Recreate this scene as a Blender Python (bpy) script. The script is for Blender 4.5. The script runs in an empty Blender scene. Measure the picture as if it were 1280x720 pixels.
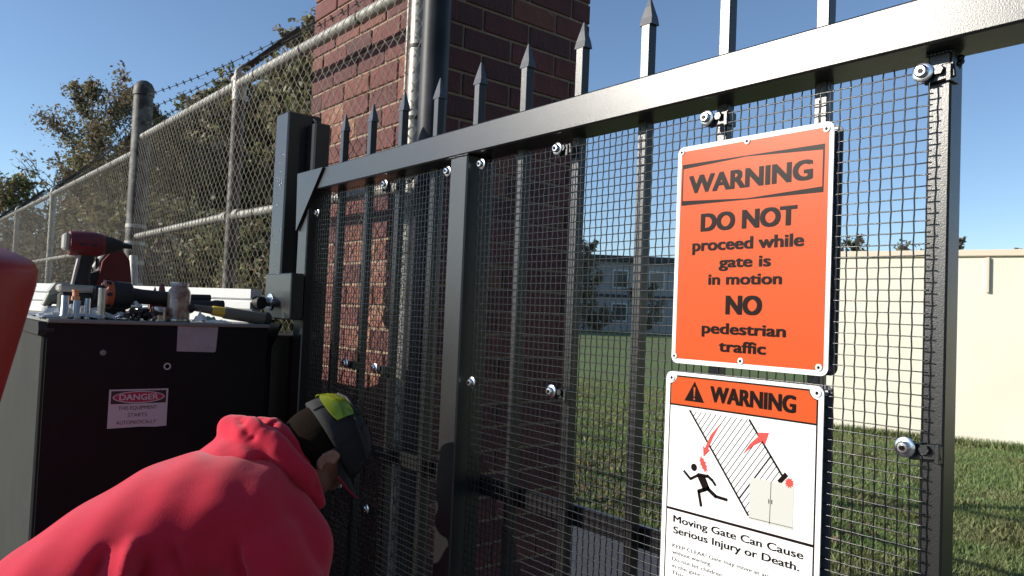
import bpy, bmesh, math, random
import numpy as np
from mathutils import Vector, Matrix, Quaternion
random.seed(7); rng = np.random.default_rng(7)
R = math.radians
SC = bpy.context.scene
COL = SC.collection
H = 1.6                       # eye height: all heights below are given relative to the eye

# ------------------------------------------------------------------ camera, sky, sun, exposure
def cam_setup():
    yaw, pitch, roll = R(39.04), R(2.17), R(2.41)
    F = Vector((-math.cos(yaw)*math.cos(pitch), math.sin(yaw)*math.cos(pitch), math.sin(pitch)))
    Rt = F.cross(Vector((0, 0, 1))).normalized(); U = Rt.cross(F)
    R2 = math.cos(roll)*Rt + math.sin(roll)*U
    U2 = -math.sin(roll)*Rt + math.cos(roll)*U
    cd = bpy.data.cameras.new('camera'); co = bpy.data.objects.new('camera', cd); COL.objects.link(co)
    m = Matrix((R2, U2, -F)).transposed().to_4x4(); m.translation = (0, 0, H)
    co.matrix_world = m
    cd.sensor_width = 36; cd.lens = 27.0; cd.clip_start = 0.05; cd.clip_end = 2000
    cd.dof.use_dof = True; cd.dof.focus_distance = 2.0; cd.dof.aperture_fstop = 16
    SC.camera = co
cam_setup()
SUN_AZ, SUN_EL = R(-122.5), R(22)      # direction TO the sun, azimuth from +X
sd = Vector((math.cos(SUN_AZ)*math.cos(SUN_EL), math.sin(SUN_AZ)*math.cos(SUN_EL), math.sin(SUN_EL)))
W = bpy.data.worlds.new('World'); SC.world = W; W.use_nodes = True
nt = W.node_tree; nt.nodes.clear()
sky = nt.nodes.new('ShaderNodeTexSky'); sky.sky_type = 'NISHITA'; sky.sun_disc = False
sky.sun_elevation = SUN_EL; sky.sun_rotation = math.atan2(sd.x, sd.y)
sky.air_density = 1.0; sky.air_density = 0.85; sky.dust_density = 0.1; sky.ozone_density = 2.6
bg = nt.nodes.new('ShaderNodeBackground'); bg.inputs[1].default_value = 0.135
wo = nt.nodes.new('ShaderNodeOutputWorld')
nt.links.new(sky.outputs[0], bg.inputs[0]); nt.links.new(bg.outputs[0], wo.inputs[0])
sl = bpy.data.lights.new('sun', 'SUN'); sl.energy = 5.0; sl.angle = R(0.53); sl.color = (1.0, 0.93, 0.82)
so = bpy.data.objects.new('sun', sl); COL.objects.link(so); so.location = (0, 0, 30)
so.rotation_euler = (-sd).to_track_quat('-Z', 'Y').to_euler()
SC.view_settings.view_transform = 'Standard'; SC.view_settings.look = 'None'
SC.view_settings.exposure = 0.28; SC.view_settings.gamma = 1
SC.render.film_transparent = False

# ------------------------------------------------------------------ materials
def mat(name, col, rough=0.6, metal=0.0, col2=None, nscale=8.0, contrast=(0.35, 0.65), bump=0.0, bscale=60.0, coat=0.0, crough=0.12, bdist=0.02,
        col3=None, n3=3.0, c3=(0.55, 0.65), spec=0.5, rough2=None, island=0.0, detail=6, transm=0.0, sheen=0.0, subsurf=0.0):
    m = bpy.data.materials.new(name); m.use_nodes = True
    t = m.node_tree; b = t.nodes['Principled BSDF']
    b.inputs['Base Color'].default_value = (*col, 1); b.inputs['Roughness'].default_value = rough
    b.inputs['Metallic'].default_value = metal; b.inputs['Specular IOR Level'].default_value = spec
    b.inputs['Coat Weight'].default_value = coat; b.inputs['Coat Roughness'].default_value = crough
    if transm: b.inputs['Transmission Weight'].default_value = transm
    if sheen: b.inputs['Sheen Weight'].default_value = sheen; b.inputs['Sheen Roughness'].default_value = 0.5
    tc = t.nodes.new('ShaderNodeTexCoord')
    def noise(sc, d=detail):
        n = t.nodes.new('ShaderNodeTexNoise'); n.inputs['Scale'].default_value = sc; n.inputs['Detail'].default_value = d
        n.inputs['Roughness'].default_value = 0.65
        t.links.new(tc.outputs['Object'], n.inputs['Vector']); return n
    def mixc(fac, a, bb):
        x = t.nodes.new('ShaderNodeMix'); x.data_type = 'RGBA'
        t.links.new(fac, x.inputs['Factor'])
        for s, v in ((x.inputs[6], a), (x.inputs[7], bb)):
            if isinstance(v, tuple): s.default_value = (*v, 1)
            else: t.links.new(v, s)
        return x.outputs[2]
    def ramp(src, lo, hi):
        r = t.nodes.new('ShaderNodeMapRange'); r.inputs[1].default_value = lo; r.inputs[2].default_value = hi
        t.links.new(src, r.inputs[0]); return r.outputs[0]
    cur = col
    if col2 is not None:
        f = ramp(noise(nscale).outputs['Fac'], *contrast); cur = mixc(f, col, col2)
        if rough2 is not None:
            mr = t.nodes.new('ShaderNodeMapRange'); mr.inputs[3].default_value = rough; mr.inputs[4].default_value = rough2
            t.links.new(f, mr.inputs[0]); t.links.new(mr.outputs[0], b.inputs['Roughness'])
    if col3 is not None:
        f3 = ramp(noise(n3).outputs['Fac'], *c3); cur = mixc(f3, cur, col3)
    if island:
        g = t.nodes.new('ShaderNodeNewGeometry'); hs = t.nodes.new('ShaderNodeHueSaturation')
        mr = t.nodes.new('ShaderNodeMapRange'); mr.inputs[3].default_value = 1-island; mr.inputs[4].default_value = 1+island
        t.links.new(g.outputs['Random Per Island'], mr.inputs[0]); t.links.new(mr.outputs[0], hs.inputs['Value'])
        mr2 = t.nodes.new('ShaderNodeMapRange'); mr2.inputs[3].default_value = .5-.05*island; mr2.inputs[4].default_value = .5+.05*island
        t.links.new(g.outputs['Random Per Island'], mr2.inputs[0]); t.links.new(mr2.outputs[0], hs.inputs['Hue'])
        if isinstance(cur, tuple): hs.inputs['Color'].default_value = (*cur, 1)
        else: t.links.new(cur, hs.inputs['Color'])
        cur = hs.outputs[0]
    if not isinstance(cur, tuple): t.links.new(cur, b.inputs['Base Color'])
    if bump:
        bn = t.nodes.new('ShaderNodeBump'); bn.inputs['Strength'].default_value = bump; bn.inputs['Distance'].default_value = bdist
        t.links.new(noise(bscale, 3).outputs['Fac'], bn.inputs['Height']); t.links.new(bn.outputs[0], b.inputs['Normal'])
    return m
def leafy(m, w=.35):
    t = m.node_tree; b = t.nodes['Principled BSDF']; tr = t.nodes.new('ShaderNodeBsdfTranslucent'); mx = t.nodes.new('ShaderNodeMixShader'); mx.inputs[0].default_value = w
    src = b.inputs['Base Color'].links
    if src: t.links.new(src[0].from_socket, tr.inputs[0])
    else: tr.inputs[0].default_value = b.inputs['Base Color'].default_value
    o = t.nodes['Material Output']; t.links.new(b.outputs[0], mx.inputs[1]); t.links.new(tr.outputs[0], mx.inputs[2]); t.links.new(mx.outputs[0], o.inputs[0]); return m
M = {}
M['black'] = mat('black_powder_coat', (.007, .0073, .008), .34, bump=.5, bdist=.0006, bscale=420, col2=(.012, .012, .0125), nscale=3, spec=.8, rough2=.31, col3=(.026, .024, .021), n3=22, c3=(.60, .80))
M['blackdull'] = mat('black_cabinet_paint', (.0065, .006, .0065), .6, bump=.3, bdist=.0006, bscale=300, col2=(.010, .0085, .009), nscale=4, spec=.2)
M['tip'] = mat('mottled_black_spear', (.02, .02, .021), .30, col2=(.05, .048, .045), nscale=60, spec=1.0)  # paler and glossier black than the gate frame
M['wire'] = mat('black_welded_wire', (.006, .006, .007), .27, spec=.6)
M['galv'] = mat('galvanised_pipe', (.40, .39, .35), .5, .35, col2=(.26, .25, .22), nscale=14, bump=.05, bscale=80, col3=(.52, .51, .46), n3=5, c3=(.55, .75))
M['galvdirty'] = mat('weathered_pipe', (.14, .13, .112), .6, .1, col2=(.03, .026, .022), nscale=10, contrast=(.38, .56), bump=.1, bscale=60, col3=(.20, .12, .07), n3=6, c3=(.62, .72))
M['link'] = mat('weathered_chain_link', (.12, .102, .076), .5, .2, col2=(.07, .05, .036), nscale=3)
M['barb'] = mat('rusty_barbed_wire', (.05, .045, .04), .6, .3)
M['chrome'] = mat('zinc_bolt', (.75, .75, .76), .22, 1.0, bump=.04, bscale=200)
M['zinc'] = mat('zinc_clip', (.55, .55, .55), .4, .9)
M['brick'] = mat('red_brick', (.175, .056, .046), .85, col2=(.12, .038, .035), nscale=9, bump=.35, bscale=70, col3=(.30, .17, .11), n3=7, c3=(.62, .78))
M['brickb'] = mat('dark_red_brick', (.13, .040, .036), .85, col2=(.09, .030, .029), nscale=11, bump=.35, bscale=80, col3=(.30, .15, .09), n3=6, c3=(.62, .74))
M['brickc'] = mat('tan_smeared_brick', (.21, .075, .055), .88, col2=(.33, .20, .13), nscale=11, contrast=(.48, .68), bump=.35, bscale=70)
M['brickd'] = mat('burnt_brick', (.075, .030, .032), .85, col2=(.11, .04, .036), nscale=14, bump=.4, bscale=70, col3=(.22, .13, .09), n3=8, c3=(.66, .76))
M['bricke'] = mat('orange_red_brick', (.21, .078, .05), .85, col2=(.15, .05, .04), nscale=8, bump=.4, bscale=70, col3=(.34, .24, .16), n3=9, c3=(.60, .74))
M['mortar'] = mat('mortar', (.36, .27, .19), .95, col2=(.27, .19, .135), nscale=12, bump=.4, bscale=90)
M['cream'] = mat('cream_wall_paint', (.80, .765, .64), .7, col2=(.75, .71, .58), nscale=.8, bump=.05, bscale=20, col3=(.66, .61, .49), n3=5.5, c3=(.66, .86))
M['cream'].node_tree.nodes['Principled BSDF'].inputs['Roughness'].default_value = .75
M['creamtrim'] = mat('cream_trim', (.72, .62, .48), .6)
M['asphalt'] = mat('asphalt', (.055, .058, .066), .9, col2=(.085, .088, .095), nscale=40, bump=.5, bscale=150, col3=(.12, .12, .125), n3=90, c3=(.62, .7))
M['soil'] = mat('lawn_soil', (.092, .135, .036), .95, col2=(.115, .115, .042), nscale=1.6, bump=.5, bdist=.006, bscale=30, col3=(.10, .155, .040), n3=.5, c3=(.4, .6))
M['grass'] = mat('grass_blade', (.135, .20, .058), .6, island=.4, col2=(.18, .19, .075), nscale=1.1, contrast=(.42, .6))
M['leaflitter'] = mat('dry_leaf', (.15, .088, .05), .8, island=.5)
M['bark'] = mat('bark', (.11, .09, .07), .9, col2=(.06, .05, .04), nscale=12, bump=.5, bscale=30)
M['leafA'] = leafy(mat('olive_leaf', (.20, .175, .08), .6, island=.5))
M['leafB'] = leafy(mat('brown_leaf', (.23, .17, .10), .7, island=.5))
M['leafC'] = leafy(mat('green_leaf', (.19, .19, .075), .55, island=.5))
M['leafD'] = leafy(mat('grey_green_leaf', (.20, .18, .13), .65, island=.5))
M['leafE'] = mat('dark_green_leaf', (.035, .05, .02), .6, island=.4)
M['stone'] = mat('grey_siding', (.40, .395, .385), .85, col2=(.34, .335, .33), nscale=2)
M['roofdark'] = mat('dark_fascia', (.06, .06, .065), .8)
M['pane'] = mat('window_glass', (.05, .06, .07), .08, spec=.8)
M['whitetrim'] = mat('white_trim', (.75, .75, .73), .45, col2=(.70, .70, .68), nscale=6)
M['signwhite'] = mat('sign_white', (.82, .82, .80), .34, spec=.25)
M['signorange'] = mat('sign_orange', (.56, .082, .017), .33, spec=.16)
M['signback'] = mat('sign_back_grey', (.10, .095, .12), .5)
M['ink'] = mat('black_ink', (.010, .005, .0045), .33, spec=.10)
M['inkred'] = mat('red_ink', (.72, .06, .045), .35, coat=.2)
M['inkgrey'] = mat('grey_ink', (.55, .55, .50), .35, coat=.2)
M['dangerred'] = mat('danger_red_ink', (.38, .028, .06), .5)
M['stickerwhite'] = mat('sticker_white', (.52, .46, .48), .5)
M['stickerink'] = mat('sticker_ink', (.03, .02, .02), .5)
M['tapegrey'] = mat('faded_label', (.40, .345, .36), .6, col2=(.34, .28, .29), nscale=20)
M['coverdark'] = mat('grey_cabinet_side', (.045, .045, .041), .85, col2=(.038, .038, .035), nscale=5, bump=.04, bscale=200, spec=.12)
M['cover'] = mat('grey_cabinet_cover', (.20, .20, .185), .5, col2=(.19, .19, .175), nscale=5, bump=.04, bscale=200)
M['redtool'] = mat('red_tool_plastic', (.16, .012, .016), .45, col2=(.11, .012, .014), nscale=30)
M['blacktool'] = mat('black_rubber', (.016, .016, .016), .65)
M['greytool'] = mat('pale_grey_tool', (.42, .40, .36), .5, col2=(.30, .28, .25), nscale=20)
M['orangetool'] = mat('orange_tool_plastic', (.42, .09, .03), .45)
M['copper'] = mat('copper', (.62, .30, .18), .35, .8)
M['steel'] = mat('worn_steel', (.55, .54, .52), .3, .9, col2=(.35, .34, .32), nscale=25)
M['jar'] = mat('dusty_jar', (.36, .28, .18), .18, col2=(.20, .10, .06), nscale=26, contrast=(.42, .6), col3=(.5, .46, .38), n3=14, c3=(.6, .7), coat=.6)
M['yellow'] = mat('yellow_tape', (.62, .42, .05), .45)
M['olive'] = mat('olive_grip', (.13, .125, .09), .5)
M['bag'] = mat('clear_plastic_bag', (.62, .64, .66), .12, transm=.35, spec=.7)
M['paper'] = mat('white_paper', (.75, .74, .72), .7)
M['aqua'] = mat('aqua_wrapper', (.35, .50, .48), .5)
M['hoodie'] = mat('red_hoodie_cloth', (.58, .022, .050), .95, bump=.10, bscale=260, sheen=.25, col2=(.52, .018, .043), nscale=5, spec=.15)
M['jeans'] = mat('dark_jeans', (.03, .04, .07), .9, bump=.15, bscale=200)
M['skin'] = mat('skin', (.33, .17, .115), .6, col2=(.27, .13, .09), nscale=18)
M['hair'] = mat('short_dark_hair', (.016, .011, .008), 1.0, bump=.5, bscale=300, spec=.05)
M['cap'] = mat('black_cap_cloth', (.016, .015, .017), .85, bump=.15, bscale=350)
M['capred'] = mat('cap_red_edge', (.28, .012, .03), .8)
M['boot'] = mat('brown_boot', (.08, .05, .03), .6)
M['glove'] = mat('dark_work_glove', (.03, .03, .032), .8)
M['lens'] = mat('yellow_mirror_lens', (.45, .50, .03), .12, .55, col2=(.10, .42, .20), nscale=7, contrast=(.56, .75))
M['redpost'] = mat('red_glossy_plastic', (.34, .009, .009), .45, col2=(.30, .008, .008), nscale=4, spec=.3)
M['polebk'] = mat('black_gate_pole', (.010, .011, .014), .5, bump=.3, bdist=.001, bscale=60, spec=.3, col2=(.035, .035, .04), nscale=5)
M['pole'] = mat('old_gate_pole', (.30, .285, .26), .38, .55, col2=(.17, .165, .15), nscale=6, bump=.05, bscale=40, col3=(.05, .045, .04), n3=16, c3=(.66, .7))

# ------------------------------------------------------------------ mesh builder
V3 = lambda *a: np.array(a, float)
def unit(v): v = np.asarray(v, float); return v/np.linalg.norm(v)
class MB:
    def __init__(s): s.v = []; s.f = []; s.m = []; s.mi = 0
    def add(s, vs, fs):
        o = len(s.v); s.v.extend([tuple(map(float, p)) for p in vs])
        for f in fs: s.f.append([o+i for i in f]); s.m.append(s.mi)
        return s
    def box(s, x0, x1, y0, y1, z0, z1, bev=0.0):
        return s.obox(V3((x0+x1)/2, (y0+y1)/2, (z0+z1)/2), V3(1, 0, 0), V3(0, 1, 0), V3(0, 0, 1), abs(x1-x0)/2, abs(y1-y0)/2, abs(z1-z0)/2, bev)
    def obox(s, c, a, b, n, ha, hb, hn, bev=0.0):
        c, a, b, n = map(lambda q: np.asarray(q, float), (c, a, b, n))
        if bev <= 0:
            vs = [c+a*ha*i+b*hb*j+n*hn*k for k in (-1, 1) for j in (-1, 1) for i in (-1, 1)]
            return s.add(vs, [(0, 2, 3, 1), (4, 5, 7, 6), (0, 1, 5, 4), (2, 6, 7, 3), (0, 4, 6, 2), (1, 3, 7, 5)])
        e = min(bev, ha*.9, hb*.9, hn*.9)
        idx = {}; vs = []
        for k in (-1, 1):
            for j in (-1, 1):
                for i in (-1, 1):
                    for ax in range(3):
                        h = [ha-e, hb-e, hn-e]; h[ax] += e
                        idx[(i, j, k, ax)] = len(vs); vs.append(c+a*h[0]*i+b*h[1]*j+n*h[2]*k)
        fs = []
        for ax in range(3):
            o1, o2 = [q for q in range(3) if q != ax]
            for sg in (-1, 1):
                def key(p, q):
                    t = [0, 0, 0]; t[ax] = sg; t[o1] = p; t[o2] = q; return idx[(*t, ax)]
                fs.append((key(-1, -1), key(1, -1), key(1, 1), key(-1, 1)))
        for ax in range(3):     # edges parallel to ax
            o1, o2 = [q for q in range(3) if q != ax]
            for p in (-1, 1):
                for q in (-1, 1):
                    def key(w, fa):
                        t = [0, 0, 0]; t[ax] = w; t[o1] = p; t[o2] = q; return idx[(*t, fa)]
                    fs.append((key(-1, o1), key(1, o1), key(1, o2), key(-1, o2)))
        for k in (-1, 1):
            for j in (-1, 1):
                for i in (-1, 1): fs.append(tuple(idx[(i, j, k, ax)] for ax in range(3)))
        return s.add(vs, fs)
    def tube(s, pts, r, n=10, cap=True, flat=1.0):
        pts = [np.asarray(p, float) for p in pts]; m = len(pts)
        rr = r if hasattr(r, '__len__') else [r]*m
        up = V3(0, 0, 1); vs = []
        prev = None
        for i, p in enumerate(pts):
            t = unit(pts[min(i+1, m-1)]-pts[max(i-1, 0)])
            if prev is None:
                a = np.cross(t, up if abs(t[2]) < .9 else V3(1, 0, 0))
            else: a = prev-t*np.dot(prev, t)
            a = unit(a); prev = a; b = np.cross(t, a)
            for k in range(n):
                w = 2*math.pi*k/n; vs.append(p+rr[i]*(math.cos(w)*a+flat*math.sin(w)*b))
        fs = [(i*n+k, i*n+(k+1) % n, (i+1)*n+(k+1) % n, (i+1)*n+k) for i in range(m-1) for k in range(n)]
        if cap: fs += [tuple(range(n-1, -1, -1)), tuple((m-1)*n+k for k in range(n))]
        return s.add(vs, fs)
    def loft(s, secs, n=20):
        """secs: (centre, vec_a, vec_b) ellipses; ends closed with a smaller ring"""
        vs = []
        for c, a, b in secs:
            for k in range(n):
                w = 2*math.pi*k/n; vs.append(np.asarray(c)+math.cos(w)*np.asarray(a)+math.sin(w)*np.asarray(b))
        m = len(secs)
        fs = [(i*n+k, i*n+(k+1) % n, (i+1)*n+(k+1) % n, (i+1)*n+k) for i in range(m-1) for k in range(n)]
        fs += [tuple(range(n-1, -1, -1)), tuple((m-1)*n+k for k in range(n))]
        return s.add(vs, fs)
    def lathe(s, base, axis, prof, n=20):
        axis = unit(axis); a = unit(np.cross(axis, V3(0, 0, 1) if abs(axis[2]) < .9 else V3(1, 0, 0))); b = np.cross(axis, a)
        base = np.asarray(base, float)
        return s.loft([(base+axis*h, a*max(r, 1e-5), b*max(r, 1e-5)) for r, h in prof], n)
    def ball(s, c, ra, rb=None, rc=None, A=None, n=14, m=9):
        rb = rb or ra; rc = rc or ra
        A = np.eye(3) if A is None else np.asarray(A)   # rows: axes
        secs = []
        for i in range(m):
            t = -math.pi/2+math.pi*(i+.0)/(m-1); t = max(min(t, 1.553), -1.553)
            secs.append((np.asarray(c)+A[2]*rc*math.sin(t), A[0]*ra*math.cos(t), A[1]*rb*math.cos(t)))
        return s.loft(secs, n)
    def prism(s, poly, org, ax, ay, an, d0, d1):
        """poly 2D, extruded along an from d0 to d1"""
        org, ax, ay, an = map(lambda q: np.asarray(q, float), (org, ax, ay, an)); n = len(poly)
        vs = [org+ax*p[0]+ay*p[1]+an*d0 for p in poly]+[org+ax*p[0]+ay*p[1]+an*d1 for p in poly]
        fs = [tuple(range(n-1, -1, -1)), tuple(range(n, 2*n))]+[(i, (i+1) % n, n+(i+1) % n, n+i) for i in range(n)]
        return s.add(vs, fs)
    def mesh(s, name, mats, off=(0, 0, 0), smooth=False):
        me = bpy.data.meshes.new(name)
        me.from_pydata([(p[0]-off[0], p[1]-off[1], p[2]-off[2]) for p in s.v], [], s.f)
        for m in (mats if isinstance(mats, (list, tuple)) else [mats]): me.materials.append(m)
        if any(s.m): me.polygons.foreach_set('material_index', s.m)
        bm = bmesh.new(); bm.from_mesh(me); bmesh.ops.recalc_face_normals(bm, faces=bm.faces); bm.to_mesh(me); bm.free()
        if smooth:
            me.polygons.foreach_set('use_smooth', [True]*len(me.polygons))
            if smooth != 'all': me.set_sharp_from_angle(angle=R(smooth if isinstance(smooth, (int, float)) and smooth > 1 else 40))
        return me
    def build(s, name, mats, parent=None, smooth=False, kind=None, label=None):
        """verts are world, eye-relative heights; the object is placed under its parent (an unrotated Empty)"""
        off = V3(0, 0, -H) + (np.array(root_loc(parent)) if parent is not None else 0)
        me = s.mesh(name, mats, off, smooth)
        o = bpy.data.objects.new(name, me); COL.objects.link(o)
        if parent is not None: o.parent = parent
        if kind: o['kind'] = kind
        if label: o['label'] = label
        return o
def root_loc(o):
    l = Vector((0, 0, 0))
    while o is not None: l += o.location; o = o.parent
    return tuple(l)
def thing(name, label, cat, loc, group=None):
    o = bpy.data.objects.new(name, None); COL.objects.link(o); o.empty_display_size = .1
    o.location = (loc[0], loc[1], loc[2]+H); o['label'] = label; o['category'] = cat
    if group: o['group'] = group
    return o
def tag(o, label, cat, group=None):
    o['label'] = label; o['category'] = cat
    if group: o['group'] = group
    return o
def place(me, name, parent, loc, rot=None, scale=None):
    o = bpy.data.objects.new(name, me); COL.objects.link(o); o.parent = parent
    p = root_loc(parent); o.location = (loc[0]-p[0], loc[1]-p[1], loc[2]+H-p[2])
    if rot is not None: o.rotation_euler = rot
    if scale is not None: o.scale = scale
    return o
def raw_mesh(name, verts, faces_n, nper, mats, mi=None, smooth=False):
    """fast numpy mesh: verts (N,3), faces (M,nper)"""
    me = bpy.data.meshes.new(name); verts = np.asarray(verts, np.float32); fc = np.asarray(faces_n, np.int32)
    me.vertices.add(len(verts)); me.vertices.foreach_set('co', verts.ravel())
    me.loops.add(fc.size); me.loops.foreach_set('vertex_index', fc.ravel())
    me.polygons.add(len(fc)); me.polygons.foreach_set('loop_start', np.arange(0, fc.size, nper, dtype=np.int32))
    for m in mats: me.materials.append(m)
    if mi is not None: me.polygons.foreach_set('material_index', np.asarray(mi, np.int32))
    me.update(calc_edges=True); me.validate()
    if smooth: me.polygons.foreach_set('use_smooth', np.ones(len(fc), bool))
    return me
def link_raw(name, me, parent=None, kind=None):
    o = bpy.data.objects.new(name, me); COL.objects.link(o)
    if parent is not None:
        o.parent = parent; p = root_loc(parent); o.location = (-p[0], -p[1], H-p[2])
    else: o.location = (0, 0, H)
    if kind: o['kind'] = kind
    return o
def ground_z(x, y):
    d = np.hypot(x, y); t = np.clip((d-15)/40, 0, 1)
    return -H + .85*t*t*(3-2*t)

# ------------------------------------------------------------------ setting: ground, driveway, grass
def build_ground():
    rad = np.concatenate([np.linspace(0, 16, 17), np.linspace(18, 70, 27), [90, 130, 200, 400, 900]])
    na = 72; vs = []; fs = []
    for r in rad:
        for k in range(na):
            a = 2*math.pi*k/na; x, y = r*math.cos(a), r*math.sin(a); vs.append((x, y, float(ground_z(x, y))))
    for i in range(len(rad)-1):
        for k in range(na): fs.append((i*na+k, i*na+(k+1) % na, (i+1)*na+(k+1) % na, (i+1)*na+k))
    o = link_raw('lawn_ground', raw_mesh('lawn_ground', vs, fs, 4, [M['soil']], smooth=True)); o['kind'] = 'structure'
    b = MB(); b.box(-14, 14, -14, 4.35, -H-.3, -H+.012)
    o = b.build('asphalt_driveway', M['asphalt']); o['kind'] = 'structure'
build_ground()
def scatter_blades(name, n, region, hmin, hmax, wid, mats, lean=.5):
    x, y = region(n); z = ground_z(x, y); n = len(x)
    a = rng.uniform(0, 2*math.pi, n); h = rng.uniform(hmin, hmax, n); w = wid*rng.uniform(.6, 1.3, n)
    la = rng.uniform(0, 2*math.pi, n); ll = h*rng.uniform(.1, lean, n)
    b0 = np.stack([x-w*np.cos(a), y-w*np.sin(a), z], 1); b1 = np.stack([x+w*np.cos(a), y+w*np.sin(a), z], 1)
    tp = np.stack([x+ll*np.cos(la), y+ll*np.sin(la), z+h], 1)
    v = np.stack([b0, b1, tp], 1).reshape(-1, 3); f = np.arange(3*n).reshape(-1, 3)
    return link_raw(name, raw_mesh(name, v, f, 3, mats), kind='stuff')
def reg_grass(n):
    n = int(n*1.25)
    t = rng.uniform(0, 1, n)**1.5; y = 4.4+t*10.5
    x = -y*rng.uniform(.12, 1.15, n)-.2
    k = ((x*.27-y*.96)+13.2 > 0) | (x < -8); k = (.28*(x+6.36)-.96*(y-11.93) > .05) | (x < -7)
    k &= (np.sin(x*1.7+2*np.sin(y*.9))*np.sin(y*2.3+x*.6)+.5*np.sin(x*4.1-y*3.3)+rng.normal(0, .45, len(x))) > -.75
    return x[k], y[k]
scatter_blades('grass', 260000, reg_grass, .02, .055, .0055, [M['grass']], 1.2)
def reg_tall(n):
    t = rng.uniform(0, 1, n); y = 4.6+t*5; x = -y*rng.uniform(.15, 1.1, n)
    m = np.sin(x*2.3+1)*np.sin(y*3.1+x)+rng.normal(0, .25, n) > .55
    return x[m], y[m]
scatter_blades('grass', 40000, reg_tall, .04, .10, .007, [M['grass']], .9)
def reg_weed(n):
    c = 70; cy = 4.6+rng.uniform(0, 1, c)**1.3*7; cx = -cy*rng.uniform(.12, 1.1, c)
    k = rng.integers(0, c, n); x, y = cx[k]+rng.normal(0, .10, n), cy[k]+rng.normal(0, .08, n)
    m = (.28*(x+6.36)-.96*(y-11.93) > .1) | (x < -7)
    return x[m], y[m]
scatter_blades('weeds', 5200, reg_weed, .03, .09, .022, [M['leafC'], ], 1.6)
def reg_wall(n):
    s = rng.uniform(-1.5, 6, n); return -6.36+.96*s+rng.normal(0, .05, n), 11.9+.28*s-np.abs(rng.normal(0, .10, n))
scatter_blades('grass', 9000, reg_wall, .05, .16, .008, [M['grass']], .7)
def leaf_litter(n):
    x = rng.uniform(-9, -2.8, n); y = rng.normal(5.5, .5, n)+rng.normal(0, .2, n); y = np.abs(y-4.4)+4.4
    z = ground_z(x, y)+rng.uniform(.02, .07, n)
    a = rng.uniform(0, 6.28, n); s = rng.uniform(.012, .03, n); ti = rng.uniform(-.02, .02, (n, 4))
    v = np.stack([np.stack([x+s*np.cos(a+q)*(1 if i % 2 else .6), y+s*np.sin(a+q)*(1 if i % 2 else .6), z+ti[:, i]], 1) for i, q in enumerate((0, 1.57, 3.14, 4.71))], 1)
    link_raw('fallen_leaves', raw_mesh('fallen_leaves', v.reshape(-1, 3), np.arange(4*n).reshape(-1, 4), 4, [M['leaflitter']]), kind='stuff')
leaf_litter(2600)

# ------------------------------------------------------------------ buildings
def cream_building():
    p0 = V3(-6.47, 11.897, 0); d = unit(V3(.96, .28, 0)); n = V3(-d[1], d[0], 0); up = V3(0, 0, 1); L = 22.0
    t = thing('storage_building', 'long low cream painted building beyond the lawn, behind the gate', 'building', (p0[0], p0[1], -H))
    c = p0+d*L/2+n*4
    MB().obox(c+up*(-.25), d, n, up, L/2, 4, 1.43).build('wall', M['cream'], t)
    MB().obox(c+up*1.235, d, n, up, L/2+.05, 4.05, .050, .012).build('roof_edge', M['creamtrim'], t)
    MB().obox(c+up*1.20, d, n, up, L/2+.02, 4.02, .012).build('drip_edge', M['creamtrim'], t)
    s = (V3(-4.35, 12.514, 0)-p0)@d
    MB().obox(p0+d*s-n*.022+up*.91, d, n, up, .022, .022, .26, .005).build('downspout', M['creamtrim'], t)
    return t
cream_building()
def grey_building():
    a, b = V3(-47.5, 36.3, 0), V3(-31.5, 56.8, 0); d = unit(b-a); n = V3(-d[1], d[0], 0); L = np.linalg.norm(b-a); up = V3(0, 0, 1)
    g = -.78
    t = thing('apartment_building', 'grey flat roofed building far across the lawn, seen through the gate mesh', 'building', (a[0], a[1], g))
    m = MB(); m.obox((a+b)/2+n*5+up*(g+2.75), d, n, up, L/2, 5, 2.75); m.build('wall', M['stone'], t)
    MB().obox((a+b)/2+n*5+up*(g+5.7), d, n, up, L/2+.4, 5.4, .22).build('roof', M['roofdark'], t)
    MB().obox((a+b)/2-n*.06+up*(g+2.8), d, n, up, L/2, .05, .10).build('string_course', M['roofdark'], t)
    fr = MB().box(-.62, .62, -.05, .05, -.72, .72).mesh('window_frame', M['whitetrim']); pn = MB().box(-.52, .52, -.02, .02, -.62, .62).mesh('pane', M['pane'])
    rz = math.atan2(d[1], d[0])
    for row, z in enumerate((1.5, 4.1)):
        for k in range(9):
            p = a+d*(1.6+k*2.85)-n*.04+up*(g+z)
            w = place(fr, 'window', t, p, (0, 0, rz))
            q = bpy.data.objects.new('pane', pn); COL.objects.link(q); q.parent = w; q.location = (0, -.06, 0)
grey_building()

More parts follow.
